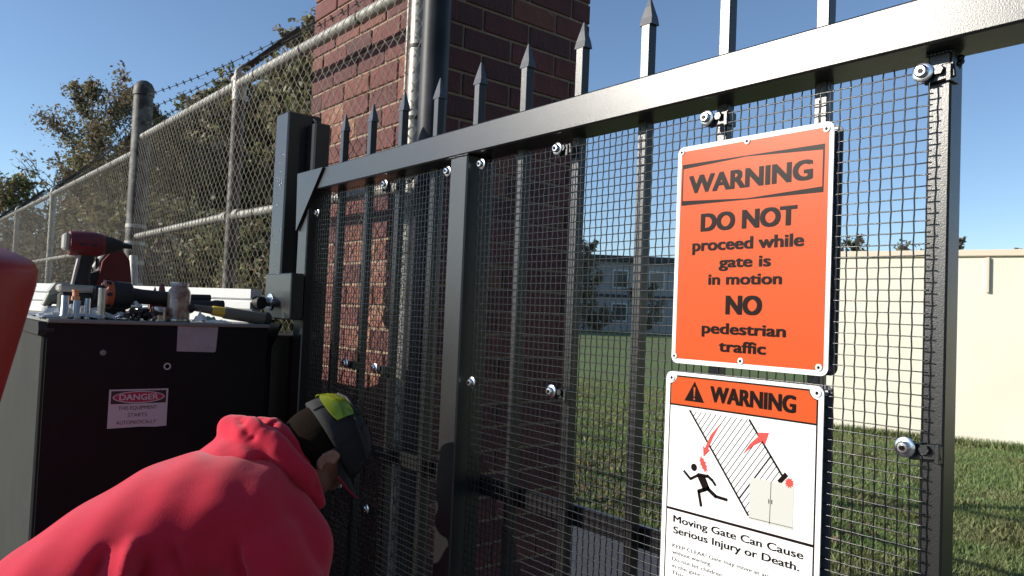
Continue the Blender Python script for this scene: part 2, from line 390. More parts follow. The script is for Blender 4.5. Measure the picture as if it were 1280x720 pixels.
# ------------------------------------------------------------------ trees
def tree(name, label, base, height, radius, nleaf, mats, crown_lo=.25, leaf=.06, gap=.5, seed=1, group=None, limbs=9, trunk_r=None, cat='tree', fill=0):
    r = np.random.default_rng(seed); base = V3(*base)
    t = thing(name, label, cat, base, group)
    tr = trunk_r or height*.016
    b = MB(); top = base+V3(r.normal(0, .03)*height, r.normal(0, .03)*height, height*.93)
    tp = [base+(top-base)*s+V3(r.normal(0, .012), r.normal(0, .012), 0)*height*(s > 0) for s in np.linspace(0, 1, 7)]
    b.tube(tp, [tr*(1-.85*s) for s in np.linspace(0, 1, 7)], 7)
    tips = []
    for i in range(limbs):
        s = crown_lo*.8+(1-crown_lo*.8)*(i+.5)/limbs*.92; p0 = base+(top-base)*s
        az = i*2.4+r.uniform(-.4, .4); prof = math.sin(math.pi*min(1, max(.05, (s-crown_lo*.6)/(1.05-crown_lo*.6)))**.75)
        ln = radius*(.45+.75*prof)*r.uniform(.75, 1.15)
        di = V3(math.cos(az), math.sin(az), r.uniform(.35, .9))
        p2 = p0+di*ln*.5; p3 = p0+di*ln+V3(0, 0, .1*ln)
        b.tube([p0, p2, p3], [tr*.42*(1-s*.6), tr*.24*(1-s*.5), tr*.06], 5)
        tips += [(p2, ln*.33), (p3, ln*.28), ((p2+p3)/2, ln*.36)]
        for q in range(4):
            az2 = az+r.uniform(-1.1, 1.1); st = p0+(p3-p0)*r.uniform(.3, .9); en = st+V3(math.cos(az2), math.sin(az2), r.uniform(.1, .9))*ln*r.uniform(.3, .55)
            b.tube([st, (st+en)/2+r.normal(0, .03, 3)*ln, en], [tr*.16, tr*.1, tr*.04], 4); tips.append((en, ln*.26)); tips.append(((st+en)/2, ln*.2))
    # fit the drawn limbs to the tree's own height and spread
    vv = np.array(b.v); kz = min(1, height/(vv[:, 2].max()+radius*.12-base[2])); hr = np.hypot(vv[:, 0]-base[0], vv[:, 1]-base[1]); kr = min(1, radius*.92/hr.max())
    fit = lambda p: base+(np.asarray(p)-base)*V3(kr, kr, kz)
    b.v = [tuple(fit(p)) for p in b.v]; tips = [(fit(q[0]), q[1]*kr) for q in tips]
    b.build('trunk', M['bark'], t, smooth='all')
    for _ in range(fill):
        q = r.normal(0, 1, 3); q = q/np.linalg.norm(q)*r.uniform(.25, 1)**.5; zc = (crown_lo+1)/2*height; hz = (1-crown_lo)/2*height
        sq = 1-.35*max(0, q[2]); tips.append((base+V3(q[0]*radius*.9*sq, q[1]*radius*.9*sq, zc+q[2]*hz*.93), radius*r.uniform(.12, .26)))
    if nleaf:
        k = r.integers(0, len(tips), nleaf); C = np.array([q[0] for q in tips])[k]; S = np.array([q[1] for q in tips])[k]
        # clumps inside each tip ball
        nc = 14; sub = r.normal(0, .55, (len(tips), nc, 3)); C = C+sub[k, r.integers(0, nc, nleaf)]*S[:, None]+r.normal(0, .20, (nleaf, 3))*S[:, None]*gap*1.6
        a = r.normal(0, 1, (nleaf, 3)); a /= np.linalg.norm(a, axis=1)[:, None]
        c = np.cross(a, r.normal(0, 1, (nleaf, 3))); c /= np.linalg.norm(c, axis=1)[:, None]
        l = leaf*r.uniform(.6, 1.3, nleaf)[:, None]
        v = np.stack([C-a*l, C+c*l*.5, C+a*l, C-c*l*.5], 1).reshape(-1, 3)
        tm = r.integers(0, len(mats), len(tips)); mi = np.where(r.random(nleaf) < .7, tm[k], r.integers(0, len(mats), nleaf))
        o = link_raw('crown', raw_mesh('crown', v, np.arange(4*nleaf).reshape(-1, 4), 4, [M[q] for q in mats], mi), t)
    return t
GB = 'trees and brush behind the chain link fence'
tree('tall_tree', 'tall sparse tree with brownish leaves standing beyond the far fence section', (-49.0, 9.2, -.75), 13.6, 3.5, 14000, ['leafB', 'leafA', 'leafD', 'leafB'], .32, .105, .8, 3, GB, 13, fill=22)
tree('tall_tree', 'narrower brown leaved tree right beside the tall sparse tree, behind the fence corner post', (-48.4, 12.2, -.75), 13.0, 2.6, 13000, ['leafB', 'leafA', 'leafB'], .3, .105, .7, 4, GB, 11, fill=40)
gt = [(-56.1, 12.3, 10.9, 4.8, 11, 'low olive tree behind the fence just right of the corner post'),
      (-51.7, 16.1, 15.1, 4.7, 12, 'olive brown tree behind the fence, its top over the rail left of the line post'),
      (-49.7, 19.8, 17.2, 4.6, 13, 'yellowish green tree behind the fence right of the line post top'),
      (-46.2, 21.8, 20.2, 5.0, 14, 'tall dense green tree behind the fence touching the brick pier'),
      (-60.5, 18.0, 14.0, 5.7, 18, 'broad olive tree farther back behind the fence, above the mid rail'),
      (-53.9, 23.3, 18.4, 5.7, 19, 'broad grey green tree farther back behind the fence, left of the pier'),
      (-33.0, 11.6, 4.6, 3.4, 15, 'low green thicket behind the fence between the line post and guide post'),
      (-36.0, 9.2, 5.6, 3.6, 16, 'low olive thicket behind the fence between corner post and line post'),
      (-30.5, 12.9, 3.6, 3.2, 17, 'low yellow green thicket behind the fence beside the black guide post')]
for x, y, h, rad, sd_, lb in gt:
    tree('thicket_tree', lb, (x, y, float(ground_z(x, y))), h, rad, 52000 if h > 8 else 26000, [['leafA', 'leafC', 'leafB', 'leafD'], ['leafC', 'leafA', 'leafC', 'leafB']][sd_ % 2], .03, .22 if h > 8 else .15, .5, sd_, GB, 14, fill=420)
tree('bare_shrub', 'bare twiggy shrub rising above the far fence rail', (-18.5, 2.45, -1.6), 4.7, 1.3, 420, ['leafB'], .1, .045, 1, 21, GB, 34, .075, 'shrub')
tree('bushy_tree', 'olive bushy tree at the far left end of the fence', (-23.8, 2.0, -1.6), 5.2, 1.5, 9000, ['leafA', 'leafB', 'leafC'], .1, .08, .6, 22, GB, 11, fill=60)
for i, (x, y, h, lb) in enumerate(((-19.5, 3.3, 3.2, 'grey brown brush behind the far fence section, near the corner post'), (-22.5, 3.0, 3.2, 'grey brown brush in the middle of the far fence section'), (-26, 2.6, 3.4, 'grey brown brush at the farthest end of the fence'), (-16.2, 3.0, 3.0, 'grey brown brush just left of the fence corner post'))):
    tree('brush', lb, (x, y, -1.6), h, 1.5, 12000, ['leafB', 'leafD', 'leafD'], .02, .07, .6, 31+i, GB, 12, .03, 'shrub', fill=160)
for i, (x, y, h) in enumerate(((13.0, -4.5, 9.5), (12.0, .5, 11.0), (12.6, 5.6, 10.0), (11.6, 10.5, 11.5), (13.0, 15.5, 10.0))):  # tree row added out of view to cut sky light on right-facing surfaces
    tree('sky_blocker_tree', 'added dense dark green tree, out of view beyond the right end of the gate, blocking sky light', (x, y, -1.6), h, 3.0, 9000, ['leafE', 'leafE', 'leafA'], .03, .17, .5, 80+i, 'added unseen trees that darken the right-facing sides', 12, fill=190)
GF = 'distant trees beyond the buildings'
for i, (x, y, z, h, rad, lb) in enumerate(((-18.6, 48.3, -.75, 6.9, 1.0, 'small dark tree just right of the gate end post, above the cream wall'),
        (-15.6, 51.5, -.75, 6.7, 1.5, 'small pale tree at the right edge above the cream wall'),
        (-22.6, 43.6, -.75, 6.5, 1.6, 'brownish tree above the cream wall, seen through the mesh beside the orange sign'),
        (-19.6, 45.5, -.75, 5.9, 1.6, 'low brown tree above the cream wall, seen through the mesh near the end post'),
        (-39.2, 38.5, -.8, 6.9, 1.4, 'dark tree against the grey building next to the brick pier'))):
    tree('distant_tree', lb, (x, y, z), h, rad, 3500, ['leafA', 'leafB', 'leafD'], .2, .13, .6, 50+i, GF, 9, fill=40)
for i, (x, y, h, lb) in enumerate(((-33.4, 38.4, 3.6, 'pale leaved shrub before the grey building beside the orange sign'), (-36.5, 37.0, 2.0, 'small shrub at the foot of the grey building left of the pale shrub'))):
    tree('shrub', lb, (x, y, -.85), h, 1.3, 2600, ['leafD', 'leafD', 'leafB'], .05, .10, .6, 60+i, GF, 9, .04, 'shrub', fill=40)

# ------------------------------------------------------------------ chain link fence
YF = 1.55
def chain_wires(x0, x1, z0, z1, pitch=.035, q=.034, r=.0019):
    n = int(abs(x1-x0)/pitch); k = int((z1-z0)/q)
    P = np.zeros((n, k+1, 3)); s = np.arange(k+1)
    for i in range(n):
        P[i, :, 0] = x0+(i+.5)*pitch*(1 if x1 > x0 else -1)+np.where((s+i) % 2, 1, -1)*pitch*.52+rng.normal(0, .0025, k+1)
        P[i, :, 1] = YF-.045+np.where((s+i) % 2, .0025, -.0025)+.006*np.sin(P[i, :, 0]*3+s*.12)
        P[i, :, 2] = z0+s*q+rng.normal(0, .0015, k+1)
    ang = [0, 2.094, 4.189]
    off = np.array([(r*math.cos(a), r*math.sin(a), 0) for a in ang])
    v = (P[:, :, None, :]+off[None, None]).reshape(-1, 3)
    idx = np.arange(n*(k+1)*3).reshape(n, k+1, 3); f = []
    for a in range(3):
        b_ = (a+1) % 3
        f.append(np.stack([idx[:, :-1, a], idx[:, :-1, b_], idx[:, 1:, b_], idx[:, 1:, a]], -1).reshape(-1, 4))
    return v, np.concatenate(f)
def pipe(p0, p1, r, n=16):
    b = MB(); p0, p1 = V3(*p0), V3(*p1); m = 6
    return b.tube([p0+(p1-p0)*i/m for i in range(m+1)], r, n)
def rings(p0, p1, step, r, w=.006, start=.2):
    p0, p1 = V3(*p0), V3(*p1); L = np.linalg.norm(p1-p0); d = (p1-p0)/L; b = MB(); s = start
    while s < L-.1: b.tube([p0+d*(s-w), p0+d*(s+w)], r, 12); s += step*random.uniform(.9, 1.1)
    return b
def fence():
    t = thing('chain_link_fence', 'weathered chain link fence with barbed wire on top, running left past the brick pier', 'fence', (-7, YF, -H))
    zr = lambda x: 1.345+(x+6.7)*(-.012)      # rail sags slightly along its run
    r1 = ((-6.86, YF, 1.35), (-2.48, YF, 1.285)); r2 = ((-7.0, YF, 1.25), (-24, YF, 1.50))
    for a, b in (r1, r2):
        o = pipe(a, b, .028).build('top_rail', M['galv'], t, smooth=50)
        rings(a, b, .62, .031).build('rail_tie', M['barb'], o, smooth=50)
    m1 = ((-6.80, YF, .53), (-4.66, YF, .53)); m2 = ((-4.54, YF, .525), (-2.48, YF, .49)); m3 = ((-7.0, YF, .46), (-24, YF, .55))
    for a, b in (m1, m2, m3):
        o = pipe(a, b, .024).build('mid_rail', M['galv'], t, smooth=50)
        rings(a, b, .5, .027, start=.35).build('rail_tie', M['barb'], o, smooth=50)
    for x, s in ((-4.46, -1), (-4.66, 1), (-2.52, -1)):
        z = .53 if x < -4 else .49
        b = MB(); b.tube([(x-.04, YF, z), (x+.04, YF, z)], .031, 12); b.build('rail_end_cup', M['galv'], t, smooth=50)
    v1, f1 = chain_wires(-2.47, -6.76, -1.52, 1.34); v2, f2 = chain_wires(-6.98, -22.5, -1.52, 1.26, .040, .038)
    fz = np.array(v2); fz[:, 2] += (-(fz[:, 0]+7))*.0147*np.clip((fz[:, 2]+1.5)/2.8, 0, 1)
    link_raw('chain_link_mesh', raw_mesh('chain_link_mesh', np.concatenate([v1, fz]), np.concatenate([f1, f2+len(v1)]), 4, [M['link']]), t, 'stuff')
    # gate pole beside the pier
    b = MB(); b.tube([(-2.537, YF-.01, z) for z in np.linspace(-1.6, 2.2, 9)], .034, 24); b.build('terminal_post', M['galv'], t, smooth=50)
    b = MB(); [b.tube([(-2.537, YF-.01, z), (-2.537, YF-.01, z+.014)], .0365, 20) for z in (.50, .74, 1.02)]; b.build('brace_band', M['barb'], t, smooth=50)
    p = thing('gate_pole', 'thick black painted steel pole standing between the fence end and the brick pier', 'pole', (-2.40, YF-.02, -H))
    b = MB(); b.tube([(-2.40, YF-.02, z) for z in np.linspace(-1.6, 2.3, 9)], .053, 32); b.build('shaft', M['polebk'], p, smooth=50)
    b = MB(); b.lathe((-2.40, YF-.02, 2.295), (0, 0, 1), [(.058, 0), (.058, .02), (.04, .045), (.001, .055)], 24); b.build('cap', M['polebk'], p, smooth=40)
    b = MB(); b.box(-2.60, -2.592, YF-.03, YF-.022, -1.5, 1.3); b.build('tension_bar', M['galv'], t)
    # round headed corner post
    b = MB(); b.lathe((-6.86, YF, -1.6), (0, 0, 1), [(.075, 0), (.075, 3.30), (.083, 3.30), (.083, 3.33), (.078, 3.37), (.06, 3.405), (.03, 3.425), (.001, 3.43)], 24)
    b.build('corner_post', M['galvdirty'], t, smooth=45)
    b = MB(); [b.tube([(-6.86, YF, z), (-6.86, YF, z+.03)], .079, 20) for z in (.60, .30, .46, .12)]; b.build('brace_band', M['galv'], t, smooth=50)
    pipe((-6.74, YF-.03, .36), (-6.52, YF-.05, -.16), .032).build('brace_pipe', M['galv'], t, smooth=50)
    # line posts with barb arms
    for i, (x, zt) in enumerate(((-4.57, 1.345), (-11.2, 1.32), (-14.7, 1.37), (-18.3, 1.42), (-21.9, 1.47))):
        b = MB(); b.tube([(x, YF+.004, z) for z in np.linspace(-1.6, zt-.03, 8)], .036, 16)
        p = b.build('line_post', M['galvdirty'] if i == 0 else M['galv'], t, smooth=50)
        c = MB(); c.tube([(x, YF+.004, zt-.13), (x, YF+.004, zt-.0)], .041, 16); c.tube([(x-.04, YF, zt), (x+.04, YF, zt)], .036, 14)
        c.tube([(x, YF-.02, zt-.02), (x, YF-.012, zt+.05), (x, YF+.02, zt+.085), (x, YF+.06, zt+.085)], [.018, .016, .015, .012], 8)
        c.build('post_cap', M['galv'], p, smooth=50)
        a = MB(); y0, z0, y1, z1 = YF+.02, zt+.06, YF+.36, zt+.40
        d = unit(V3(0, y1-y0, z1-z0)); n = V3(0, -d[2], d[1])
        a.obox(V3(x, (y0+y1)/2, (z0+z1)/2), d, n, V3(1, 0, 0), .24, .020, .006); a.obox(V3(x+.006, (y0+y1)/2, (z0+z1)/2)+n*.016, d, n, V3(1, 0, 0), .24, .004, .014)
        a.build('barb_arm', M['barb'], p)
    # barbed wire: three strands along the arms
    def strand(p, q, name='barbed_wire'):
        p, q = V3(*p), V3(*q); L = np.linalg.norm(q-p); d = (q-p)/L; b = MB(); n = max(3, int(L/.4))
        pts = [p+(q-p)*i/n-V3(0, 0, .03*math.sin(math.pi*i/n)) for i in range(n+1)]
        b.tube(pts, .0026, 5)
        s = .06
        while s < L-.04:
            c = p+d*s-V3(0, 0, .03*math.sin(math.pi*s/L))
            for w in ((0, 1, .6), (0, -.8, .7), (0, .3, -1)):
                w = unit(w); b.tube([c-w*.018, c+w*.018], .0022, 4)
            b.tube([c-d*.009, c+d*.009], .0062, 5); s += random.uniform(.11, .15)
        b.build(name, M['barb'], t)
    for k, (zz, f) in enumerate(((1.69, 1.0), (1.57, .62), (1.45, .25))):
        strand((-6.79, YF, zz), (-4.57, YF+.02+.34*f, 1.405+.34*f))
        strand((-4.57, YF+.02+.34*f, 1.405+.34*f), (-1.0, YF+.05+.34*f, 1.42+.34*f))
        strand((-6.93, YF, zz-.1), (-11.2, YF+.02+.34*f, 1.38+.34*f)); strand((-11.2, YF+.02+.34*f, 1.38+.34*f), (-21.9, YF+.02+.34*f, 1.53+.34*f))
fence()

# ------------------------------------------------------------------ brick pier
def pier():
    X1, X0, Y0, Y1 = -2.664, -3.874, 1.70, 2.58; ZB, ZT = -1.6, 2.07
    t = thing('brick_pier', 'tall square red brick pier behind the fence, its front face sunlit', 'pier', ((X0+X1)/2, (Y0+Y1)/2, ZB))
    g0, g1 = 1.027, 1.037
    c = MB(); e = .007
    c.box(X0+e, X1-e, Y0+e, Y1-e, ZB, ZT-.08)
    c.build('mortar_core', M['mortar'], t)
    MB().box(X0-.04, X1+.04, Y0-.04, Y1+.04, ZT-.08, ZT+.04, .01).build('capstone', M['mortar'], t)
    cache = {}
    def brick_me(lx, ly, lz, mk):
        k = (round(lx, 3), round(ly, 3), round(lz, 3), mk)
        if k not in cache: cache[k] = MB().box(-lx/2, lx/2, -ly/2, ly/2, -lz/2, lz/2, .003).mesh('brick', M[mk])
        return cache[k]
    rest = MB(); todo = []
    ch = .101; j = .012
    # right face rows, joints 1.133 + k*ch
    k0 = int(math.floor((ZB-1.133)/ch))
    for k in range(k0, int((ZT-.08-1.133)/ch)+1):
        z0, z1 = max(ZB, 1.133+k*ch+j/2), min(ZT-.08, 1.133+(k+1)*ch-j/2)
        if z1-z0 < .02: continue
        st = 1.84 if k % 2 == 0 else 1.94
        cuts = [Y0]+[y for y in np.arange(st, Y1-.05, .26)]+[Y1]
        for a, b in zip(cuts[:-1], cuts[1:]):
            ya = a+(j/2 if a > Y0 else 0); yb = b-(j/2 if b < Y1 else 0)
            todo.append((X1-.05+random.uniform(-.0015, .0015), (ya+yb)/2, (z0+z1)/2, .1, yb-ya, z1-z0, 'r'))
    for base, sgn, lim in ((g1, 1, ZT-.08), (g0, -1, ZB)):
        k = 0
        while True:
            z0 = base+sgn*k*ch; z1 = z0+sgn*(ch-j); lo, hi = min(z0, z1), max(z0, z1); lo = max(lo, ZB); hi = min(hi, ZT-.08)
            if hi-lo < .02 or k > 40: break
            st = X0+(.26 if k % 2 else .13)
            cuts = [X0]+[x for x in np.arange(st, X1-.15, .26)]+[X1-.102]
            for a, b in zip(cuts[:-1], cuts[1:]):
                xa = a+(j/2 if a > X0 else 0); xb = b-j/2
                todo.append(((xa+xb)/2, Y0+.05+random.uniform(-.003, .003), (lo+hi)/2, xb-xa, .1, hi-lo, 'f'))
            k += 1
    todo.sort(key=lambda q: -q[2])
    for i, (x, y, z, lx, ly, lz, face) in enumerate(todo):
        mk = random.choices(['brick', 'brickb', 'brickc', 'brickd', 'bricke'], (5, 4, 3, 1, 3) if face == 'f' else (5, 6, 0, 3, 1))[0]  # shade put into the colour: the unlit right face draws a darker mix
        if i < 298: place(brick_me(lx, ly, lz, mk), 'brick', t, (x, y, z))
        else: rest.mi = 0; rest.box(x-lx/2, x+lx/2, y-ly/2, y+ly/2, z-lz/2, z+lz/2, .003)
    rest.build('lower_bricks', M['brickb'], t, kind='stuff')
pier()

# ------------------------------------------------------------------ sliding gate
ZRB, ZRT = .458, .537            # top rail
XP = [-0.5305+.2165*1.0-.2165*(i+2) for i in range(10)]     # picket centres
XP = [-.741, -.958, -1.175, -1.392, -1.609, -1.826, -2.043, -2.260, -2.477, -2.694]
def gate():
    t = thing('sliding_gate', 'black steel sliding gate with spear pickets and welded wire mesh', 'gate', (-1.5, 1.3, -H))
    MB().box(-2.78, 1.6, 1.25, 1.35, ZRB, ZRT, .004).build('top_rail', M['black'], t)
    MB().box(-2.9, 1.6, 1.25, 1.35, -1.47, -1.38, .004).build('bottom_rail', M['black'], t)
    MB().box(-2.83, -.52, 1.353, 1.375, -.512, -.462, .003).build('mid_rail', M['black'], t)
    MB().box(-1.853, -1.769, 1.252, 1.348, -1.379, ZRB-.001, .004).build('post', M['black'], t)
    MB().box(-2.911, -2.827, 1.252, 1.348, -1.379, ZRT-.06, .004).build('post', M['black'], t)
    MB().box(-.545, -.509, 1.297, 1.343, -1.379, ZRB-.001, .003).build('post', M['black'], t)
    MB().box(1.2, 1.28, 1.252, 1.348, -1.379, ZRB-.001, .003).build('post', M['black'], t)
    # gusset plate at the left upper corner
    MB().prism([(-2.918, .535), (-2.690, .533), (-2.905, .305)], (0, 0, 0), (1, 0, 0), (0, 0, 1), (0, 1, 0), 1.240, 1.2505).build('gusset_plate', M['black'], t)
    # picket: square tube with pressed spear tip, one mesh for the shaft and one for the tip
    s = .0125
    pm = MB().box(-s, s, -s, s, -1.379-0, .688, .0015).mesh('picket', M['black'])
    tp = MB()
    w, zt = .0145, .690
    ring = lambda z, a, b: [(-a, -b, z), (a, -b, z), (a, b, z), (-a, b, z)]
    R0 = ring(zt-.006, w+.0035, s+.0015)+ring(zt+.012, w+.0015, s*.85)+ring(zt+.038, w*.55, s*.5)+ring(zt+.062, .0016, .0016)
    fs = [(i*4+k, i*4+(k+1) % 4, i*4+4+(k+1) % 4, i*4+4+k) for i in range(3) for k in range(4)]+[(3, 2, 1, 0), (12, 13, 14, 15)]
    tp.add(R0, fs); tipm = tp.mesh('spear_tip', M['tip'])
    for x in XP:
        o = place(pm, 'picket', t, (x, 1.328, 0))
        q = bpy.data.objects.new('spear_tip', tipm); COL.objects.link(q); q.parent = o
    # welded wire mesh: two panels
    def panel(x0, x1, z0, z1, y=1.2865, p=.0187, r=.00135):
        V = []; Fc = []; off = 0
        ang = np.array([math.pi/4+k*math.pi/2 for k in range(4)]); ca, sa = r*np.cos(ang), r*np.sin(ang)
        nx, nz = int((x1-x0)/p)+1, int((z1-z0)/p)+1
        xs = x0+np.arange(nx)*p; zs = z1-.012-np.arange(nz)*p
        def add(P, horiz):
            nonlocal off
            n, k = P.shape[0], P.shape[1]
            o = np.zeros((4, 3)); o[:, 1] = sa
            o[:, 2 if horiz else 0] = ca
            v = P[:, :, None, :]+o[None, None]
            idx = np.arange(n*k*4).reshape(n, k, 4)+off
            for a in range(4):
                b = (a+1) % 4
                Fc.append(np.stack([idx[:, :-1, a], idx[:, :-1, b], idx[:, 1:, b], idx[:, 1:, a]], -1).reshape(-1, 4))
            for e in (0, -1): Fc.append(idx[:, e, :])
            V.append(v.reshape(-1, 3)); off += n*k*4
        zz = np.concatenate([[z1], zs]); P = np.zeros((nx, len(zz), 3)); sg = (np.arange(nx)[:, None]+np.arange(len(zz))[None]) % 2*2-1
        bow = lambda x, z: .0022*np.sin(x*5+1)*np.sin(z*4)+.0008*np.sin(x*13)
        P[:, :, 0] = xs[:, None]+.0010*np.sin(zz[None]*5+xs[:, None]*3); P[:, :, 2] = zz[None]; P[:, :, 1] = y+sg*.0011+bow(P[:, :, 0], P[:, :, 2]); add(P, False)
        xx = np.concatenate([[x0-.006], xs, [xs[-1]+.006]]); P = np.zeros((nz, len(xx), 3)); sg = (np.arange(nz)[:, None]+np.arange(len(xx))[None]) % 2*2-1
        P[:, :, 0] = xx[None]; P[:, :, 2] = zs[:, None]+.0010*np.sin(xx[None]*6+zs[:, None]*2); P[:, :, 1] = y+sg*.0011+bow(P[:, :, 0], P[:, :, 2]); add(P, True)
        link_raw('wire_mesh', raw_mesh('wire_mesh', np.concatenate(V), np.concatenate(Fc), 4, [M['wire']]), t, 'stuff')
    panel(-2.815, -1.868, -1.36, .449); panel(-1.752, -.529, -1.36, .438)
    for x0, x1, z, y in ((-1.853, -1.769, ZRB, 1.2515), (-.545, -.509, ZRB, 1.2965), (-2.911, -2.827, ZRB, 1.2515)):
        w = MB(); n = int((x1-x0)/.006)
        for k in range(n+1): w.ball((x0+(x1-x0)*k/n, y+.001, z-.002+random.uniform(-.0008, .0008)), .0042, n=6, m=5)
        w.build('weld_bead', M['black'], t, smooth='all')
    for x, z0, z1 in ((-1.7675, .30, .452), (-.5075, .33, .452)):
        w = MB()
        for k in range(9): w.ball((x-.0015+random.uniform(0, .002), 1.33+random.uniform(-.008, .008), .452-.002*k+random.uniform(-.002, .002)), random.uniform(.003, .006), n=6, m=5)
        w.build('weld_bead', M['black'], t, smooth='all')
    # clamp bolts with washers and clips
    def bolt(x, z, clip):
        b = MB(); b.lathe((x, 1.281, z), (0, -1, 0), [(.0165, 0), (.0165, .003), (.015, .004), (.0105, .0045), (.0105, .010), (.008, .0125), (.001, .013)], 18)
        o = b.build('clamp_bolt', M['chrome'], t, smooth=35)
        d = MB(); d.tube([(x, 1.2685, z), (x, 1.2665, z)], .0045, 6); d.build('drive_socket', M['ink'], o)
        if clip:
            c = MB(); c.obox(V3(x+clip*.026, 1.291, z-.004), V3(1, 0, .12), V3(0, 1, 0), V3(-.12, 0, 1), .024, .003, .013, .002)
            c.obox(V3(x+clip*.046, 1.30, z-.006), V3(1, 0, 0), V3(0, 1, 0), V3(0, 0, 1), .004, .016, .014, .001)
            c.tube([(x+clip*.028, 1.288, z), (x+clip*.028, 1.280, z)], .008, 6)
            c.build('clip', M['black'], o)
    for x, z, c in ((-.545, .424, .8), (-.968, .424, .9), (-1.42, .426, .6), (-1.737, .428, 0), (-2.28, .43, -.6), (-1.905, .428, 0),
                    (-1.739, -.187, 0), (-1.407, -.178, .9), (-2.29, -.189, .9), (-2.50, -.189, .9), (-.560, -.182, 1), (-2.80, .375, 0), (-2.5, -.62, .5), (-2.3, -.66, .5)):
        bolt(x, z, c)
gate()

# guide tower beside the end of the gate
def guide_post():
    t = thing('gate_guide_post', 'black square steel guide post left of the gate end, with weld marks', 'post', (-3.12, 1.32, -H))
    MB().box(-3.192, -3.064, 1.25, 1.40, .098, .82, .006).build('upper_tube', M['black'], t)
    b = MB(); b.box(-3.062, -2.985, 1.335, 1.405, .10, .775, .006); b.build('stop_tube', M['black'], t)
    w = MB()
    for k in range(11):
        z = .80-.006*k; w.ball((-3.058+.006*math.sin(k*1.3), 1.36+.004*k, z-.002*k), .006, n=6, m=5)
    for k in range(26):
        w.ball((-3.17+random.uniform(0, .085), 1.249, random.choice([.12, .16, .45, .5, .55, .62, .3, .38])+random.uniform(-.03, .03)), random.uniform(.0015, .003), n=5, m=4)
    w.build('weld_bead', M['steel'], t, smooth='all')
    MB().box(-3.05, -2.795, 1.185, 1.238, -.045, .133, .004).build('bracket', M['black'], t)
    b = MB(); b.lathe((-2.985, 1.185, .02), (0, -1, 0), [(.034, 0), (.034, .005), (.031, .006), (.019, .007), (.019, .028), (.024, .0285), (.024, .045), (.014, .048), (.001, .048)], 18)
    b.build('bracket_bolt', M['chrome'], t, smooth=35)
    MB().box(-3.19, -3.07, 1.20, 1.245, -.108, -.05, .003).build('back_plate', M['black'], t)
    MB().box(-3.21, -2.925, 1.17, 1.39, -1.6, -.11, .005).build('lower_post', M['black'], t)
    MB().prism([(-2.98, -.06), (-2.80, -.06), (-2.98, -.24)], (0, 0, 0), (1, 0, 0), (0, 0, 1), (0, 1, 0), 1.155, 1.165).build('stiffener', M['black'], t)
    MB().box(-3.0, -2.97, 1.15, 1.18, -.16, -.062, .002).build('strap', M['cover'], t)
guide_post()

# ------------------------------------------------------------------ text helper and signs
def text_mesh(s, bold=0.0):
    cu = bpy.data.curves.new('lettering', 'FONT'); cu.body = s; cu.size = 1; cu.offset = bold; cu.resolution_u = 4; cu.fill_mode = 'FRONT'
    o = bpy.data.objects.new('lettering', cu); COL.objects.link(o)
    dg = bpy.context.evaluated_depsgraph_get(); me = bpy.data.meshes.new_from_object(o.evaluated_get(dg))
    bpy.data.objects.remove(o); bpy.data.curves.remove(cu); return me
def lettering(s, org, ax, ay, an, u0, u1, vb, cap, m, parent, bold=.02, name='lettering'):
    """s written from u0 to u1 on base line vb with capitals `cap` high; u along ax, v along ay (up).
    Weight comes from copies of the outline set side by side, each a hair above the last"""
    me = text_mesh(s); n = len(me.vertices); co = np.zeros(n*3); me.vertices.foreach_get('co', co); co = co.reshape(-1, 3)
    ref = text_mesh('H'); hc = max(v.co.y for v in ref.vertices)-min(v.co.y for v in ref.vertices); bpy.data.meshes.remove(ref)
    d = bold*cap*1.35
    x0, x1 = co[:, 0].min(), co[:, 0].max(); sx = (u1-u0-2*d)/(x1-x0); sy = (cap-1.0*d)/hc
    u = u0+d+(co[:, 0]-x0)*sx; v = vb+.5*d+co[:, 1]*sy
    shifts = [(-d, -.5*d), (d, -.5*d), (d, .5*d), (-d, .5*d), (0, 0)] if bold > 0 else [(0, 0)]
    fs = [list(p.vertices) for p in me.polygons]; V = []; Fc = []
    p = np.array(root_loc(parent))-np.array([0, 0, H])
    for i, (du, dv) in enumerate(shifts):
        P = np.asarray(org)[None]+(u+du)[:, None]*np.asarray(ax)[None]+(v+dv)[:, None]*np.asarray(ay)[None]+np.asarray(an)[None]*(.0009+i*.00006)-p
        Fc += [[q+len(V) for q in f] for f in fs]; V += [tuple(q) for q in P]
    m2 = bpy.data.meshes.new(name); m2.from_pydata(V, [], Fc); m2.materials.append(m); bpy.data.meshes.remove(me)
    o = bpy.data.objects.new(name, m2); COL.objects.link(o); o.parent = parent; return o
def rrect(u0, u1, v0, v1, r, n=5):
    pts = []
    for cx, cy, a0 in ((u1-r, v1-r, 0), (u0+r, v1-r, 90), (u0+r, v0+r, 180), (u1-r, v0+r, 270)):
        for k in range(n+1):
            a = R(a0+90*k/n); pts.append((cx+r*math.cos(a), cy+r*math.sin(a)))
    return pts
